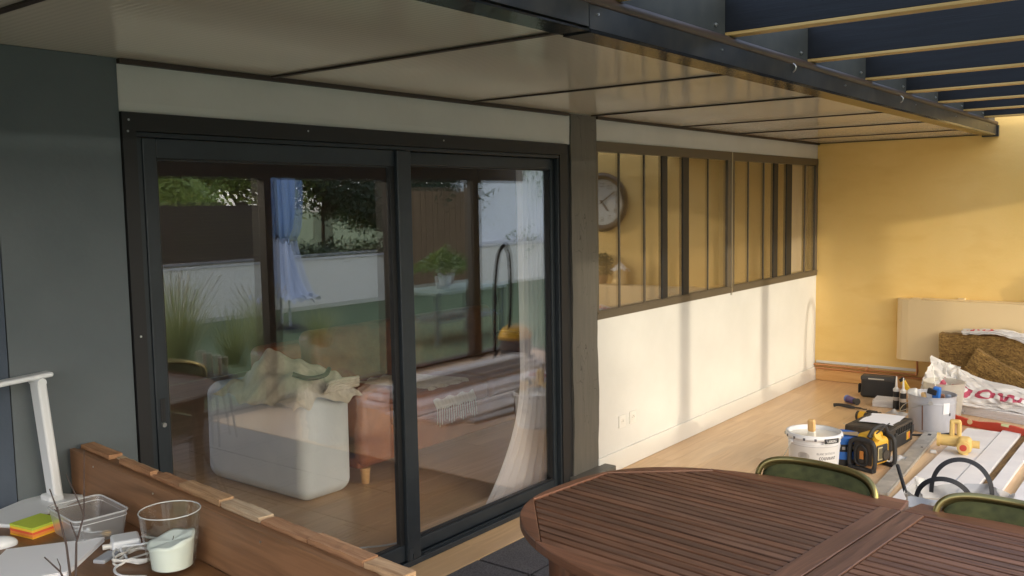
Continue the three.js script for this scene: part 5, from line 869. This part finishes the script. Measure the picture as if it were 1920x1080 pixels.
// ───────────────────────── carrier bag behind the chairs ─────────────────────────
{
  const b = thing('carrier_bag', 'clear woven carrier bag with black strap handles standing behind the chairs', 'bag', [4.52, 0.001, 2.16], 0.12);
  const side = phys([0.62, 0.62, 0.62], 0.3, { transmission: 0.3, thickness: 0, side: THREE.DoubleSide });
  const cr = (a, y) => 0.012 * Math.sin(a * 9 + y * 20) + 0.02 * (vn(a * 4 + 9, y * 12 + 9, 99, 99, 51) - 0.5);
  part('body', gridSurf(80, 24, (u, v) => { const a = u * Math.PI * 2, c = Math.cos(a), s = Math.sin(a), sx = Math.sign(c) * Math.pow(Math.abs(c), 0.5), sz = Math.sign(s) * Math.pow(Math.abs(s), 0.5), k = 1 + 0.1 * v; return [sx * 0.14 * k + cr(a, v), 0.38 * v + 0.02 * Math.sin(a * 5) * v, sz * 0.2 * k + cr(a + 2, v)]; }), side, b);
  part('contents', [rbox(0.16, 0.3, 0.2, 0.02, 0, 0.155, 0.05), ry(rbox(0.1, 0.33, 0.12, 0.01, 0.02, 0.17, -0.1), 0.4)], std([0.5, 0.43, 0.34], 0.8), b);
  part('front_band', gridSurf(20, 4, (u, v) => [-0.15 - 0.003 + 0.006 * Math.sin(u * 12), 0.33 + v * 0.05, -0.2 + u * 0.26]), std([0.5, 0.53, 0.6], 0.25), b, 'shiny grey top edge of the bag');
  const strap = (x, z0, z1, top, dx) => gridSurf(40, 2, (u, v) => { const a = Math.PI * u; const w = (v - 0.5) * 0.02; return [x + dx * Math.sin(a) + (v - 0.5) * 0.008, 0.33 + (top + w) * Math.pow(Math.sin(a), 0.8), (z0 + z1) / 2 - Math.cos(a) * ((z1 - z0) / 2 + w)]; });
  const sm = std([0.02, 0.02, 0.024], 0.55, { side: THREE.DoubleSide });
  part('handle', strap(-0.13, -0.17, 0.07, 0.15, -0.02), sm, b); part('handle', strap(0.12, -0.13, 0.13, 0.17, 0.03), sm, b);
  const t = single('black_strap', cylTo(V(4.5, 0.35, 1.93), V(4.62, 0.44, 1.86), 0.009, 0.009, 8), M.rubber, 'short black rod end leaning behind the two chairs', 'rod');
}
// ───────────────────────── vacuum cleaner, mirrored and casting its hose shadow ─────────────────────────
{
  const v = thing('vacuum_cleaner', 'yellow and dark workshop vacuum with a tall looped hose, mirrored in the right pane', 'vacuum cleaner', [7.95, 0.001, 2.98]);
  part('drum', lathe([[0, 0.05], [0.16, 0.05], [0.17, 0.08], [0.175, 0.25], [0.165, 0.27], [0, 0.27]], 40), std([0.08, 0.08, 0.085], 0.5), v);
  part('lid', lathe([[0.182, 0.265], [0.186, 0.3], [0.15, 0.37], [0.07, 0.405], [0, 0.41]], 40), M.toolYellow, v);
  for (const [x, z] of [[0.14, 0.12], [-0.14, 0.12], [0.14, -0.12], [-0.14, -0.12]]) part('caster', rx(cyl(0.035, 0.035, 0.025, 0, 0, 0, 16), Math.PI / 2).translate(x, 0.035, z), M.rubber, v);
  const hose = tube([[-0.33, 0.03, 0.02], [-0.33, 0.5, 0.02], [-0.31, 1.0, 0.01], [-0.25, 1.24, 0], [-0.17, 1.3, 0], [-0.1, 1.22, 0], [-0.07, 1.0, 0], [-0.08, 0.6, 0], [-0.12, 0.3, 0]], 0.02, 120, 10);
  part('hose', hose, M.rubber, v); part('hose_cuff', cyl(0.028, 0.025, 0.1, -0.325, 0.72, 0.015, 16), M.rubber, v);
}
{ // bits of work debris on the boards
  single('power_cord', tube([[7.02, 0.008, 1.2], [7.0, 0.008, 1.3], [7.06, 0.008, 1.42], [7.12, 0.008, 1.5], [7.2, 0.008, 1.56], [7.16, 0.008, 1.62]], 0.008, 60, 8), M.rubber, 'dark power cord curling in front of the metal bucket', 'cord');
  single('screw_box', rbox(0.08, 0.045, 0.055, 0.004, 0, 0.023, 0), M.dusty, 'small dark dusty box on the floor between the pliers and the tool case', 'box', [7.42, 0.001, 0.98], 0.5);
  single('wood_offcut', rbox(0.12, 0.05, 0.16, 0.006, 0, 0.026, 0), M.pine, 'pale wooden offcut lying between the pouch and the cartridges', 'offcut', [8.0, 0.001, 0.83 + 0.28], -0.2);
  { const t = thing('tape_measure', 'black and yellow tape measure between the tool case and the metal bucket', 'tape measure', [7.05, 0.001, 1.15], 0.5); part('body', rbox(0.07, 0.06, 0.035, 0.012, 0, 0.031, 0), M.toolBlack, t); part('badge', rz(cyl(0.022, 0.022, 0.004, 0, 0, 0, 20), 0).rotateX(Math.PI / 2).translate(0, 0.031, 0.019), M.toolYellow, t); }
  { const mk = (label, x, z, a, m) => { const s = thing('screwdriver', label, 'screwdriver', [x, 0.016, z], a); part('handle', rz(cyl(0.012, 0.015, 0.1, 0, 0, 0, 12), Math.PI / 2), m, s); part('shaft', rz(cyl(0.003, 0.003, 0.11, 0, 0, 0, 8), Math.PI / 2).translate(0.1, 0, 0), M.steel, s); }; mk('red handled screwdriver on the floor left of the tool case', 6.95, 0.93, 0.8, M.red); mk('blue handled screwdriver on the floor near the paint bucket', 6.35, 0.9, 2.2, M.blue); }
  single('dust_cloth', gridSurf(20, 16, (u, v) => [(u - 0.5) * 0.22, 0.006 + 0.05 * vn(u * 5, v * 5, 99, 99, 71) * (1 - Math.pow(Math.abs(u - 0.5) * 2, 2)) * (1 - Math.pow(Math.abs(v - 0.5) * 2, 2)), (v - 0.5) * 0.16]), std([0.42, 0.4, 0.38], 0.9), 'crumpled grey cloth on the floor behind the drill', 'cloth', [7.6, 0.001, 1.06]);
  single('glue_tube', rz(cyl(0.008, 0.018, 0.15, 0, 0, 0, 16), Math.PI / 2 - 0.05), M.skirtWhite, 'white glue tube lying by the blue tub', 'tube', [6.25, 0.019, 1.0], 0.9);
  single('masking_tape', lathe([[0.032, 0], [0.05, 0], [0.05, 0.024], [0.032, 0.024], [0.032, 0]], 36), std([0.62, 0.52, 0.3], 0.7), 'roll of pale masking tape in front of the purple tool', 'tape', [7.45, 0.001, 0.86]);
  const d = part('wood_shavings', Array.from({ length: 90 }, () => box(rr(0.004, 0.014), 0.002, rr(0.003, 0.007)).rotateY(rr(0, 3)).translate(rr(5.4, 7.9), 0.0035, rr(0.75, 1.6))), M.pine, scene); d.userData = { kind: 'stuff', label: 'tiny wood shavings scattered on the floor around the tools', category: 'shavings' };
}
renderer.render(scene, camera);
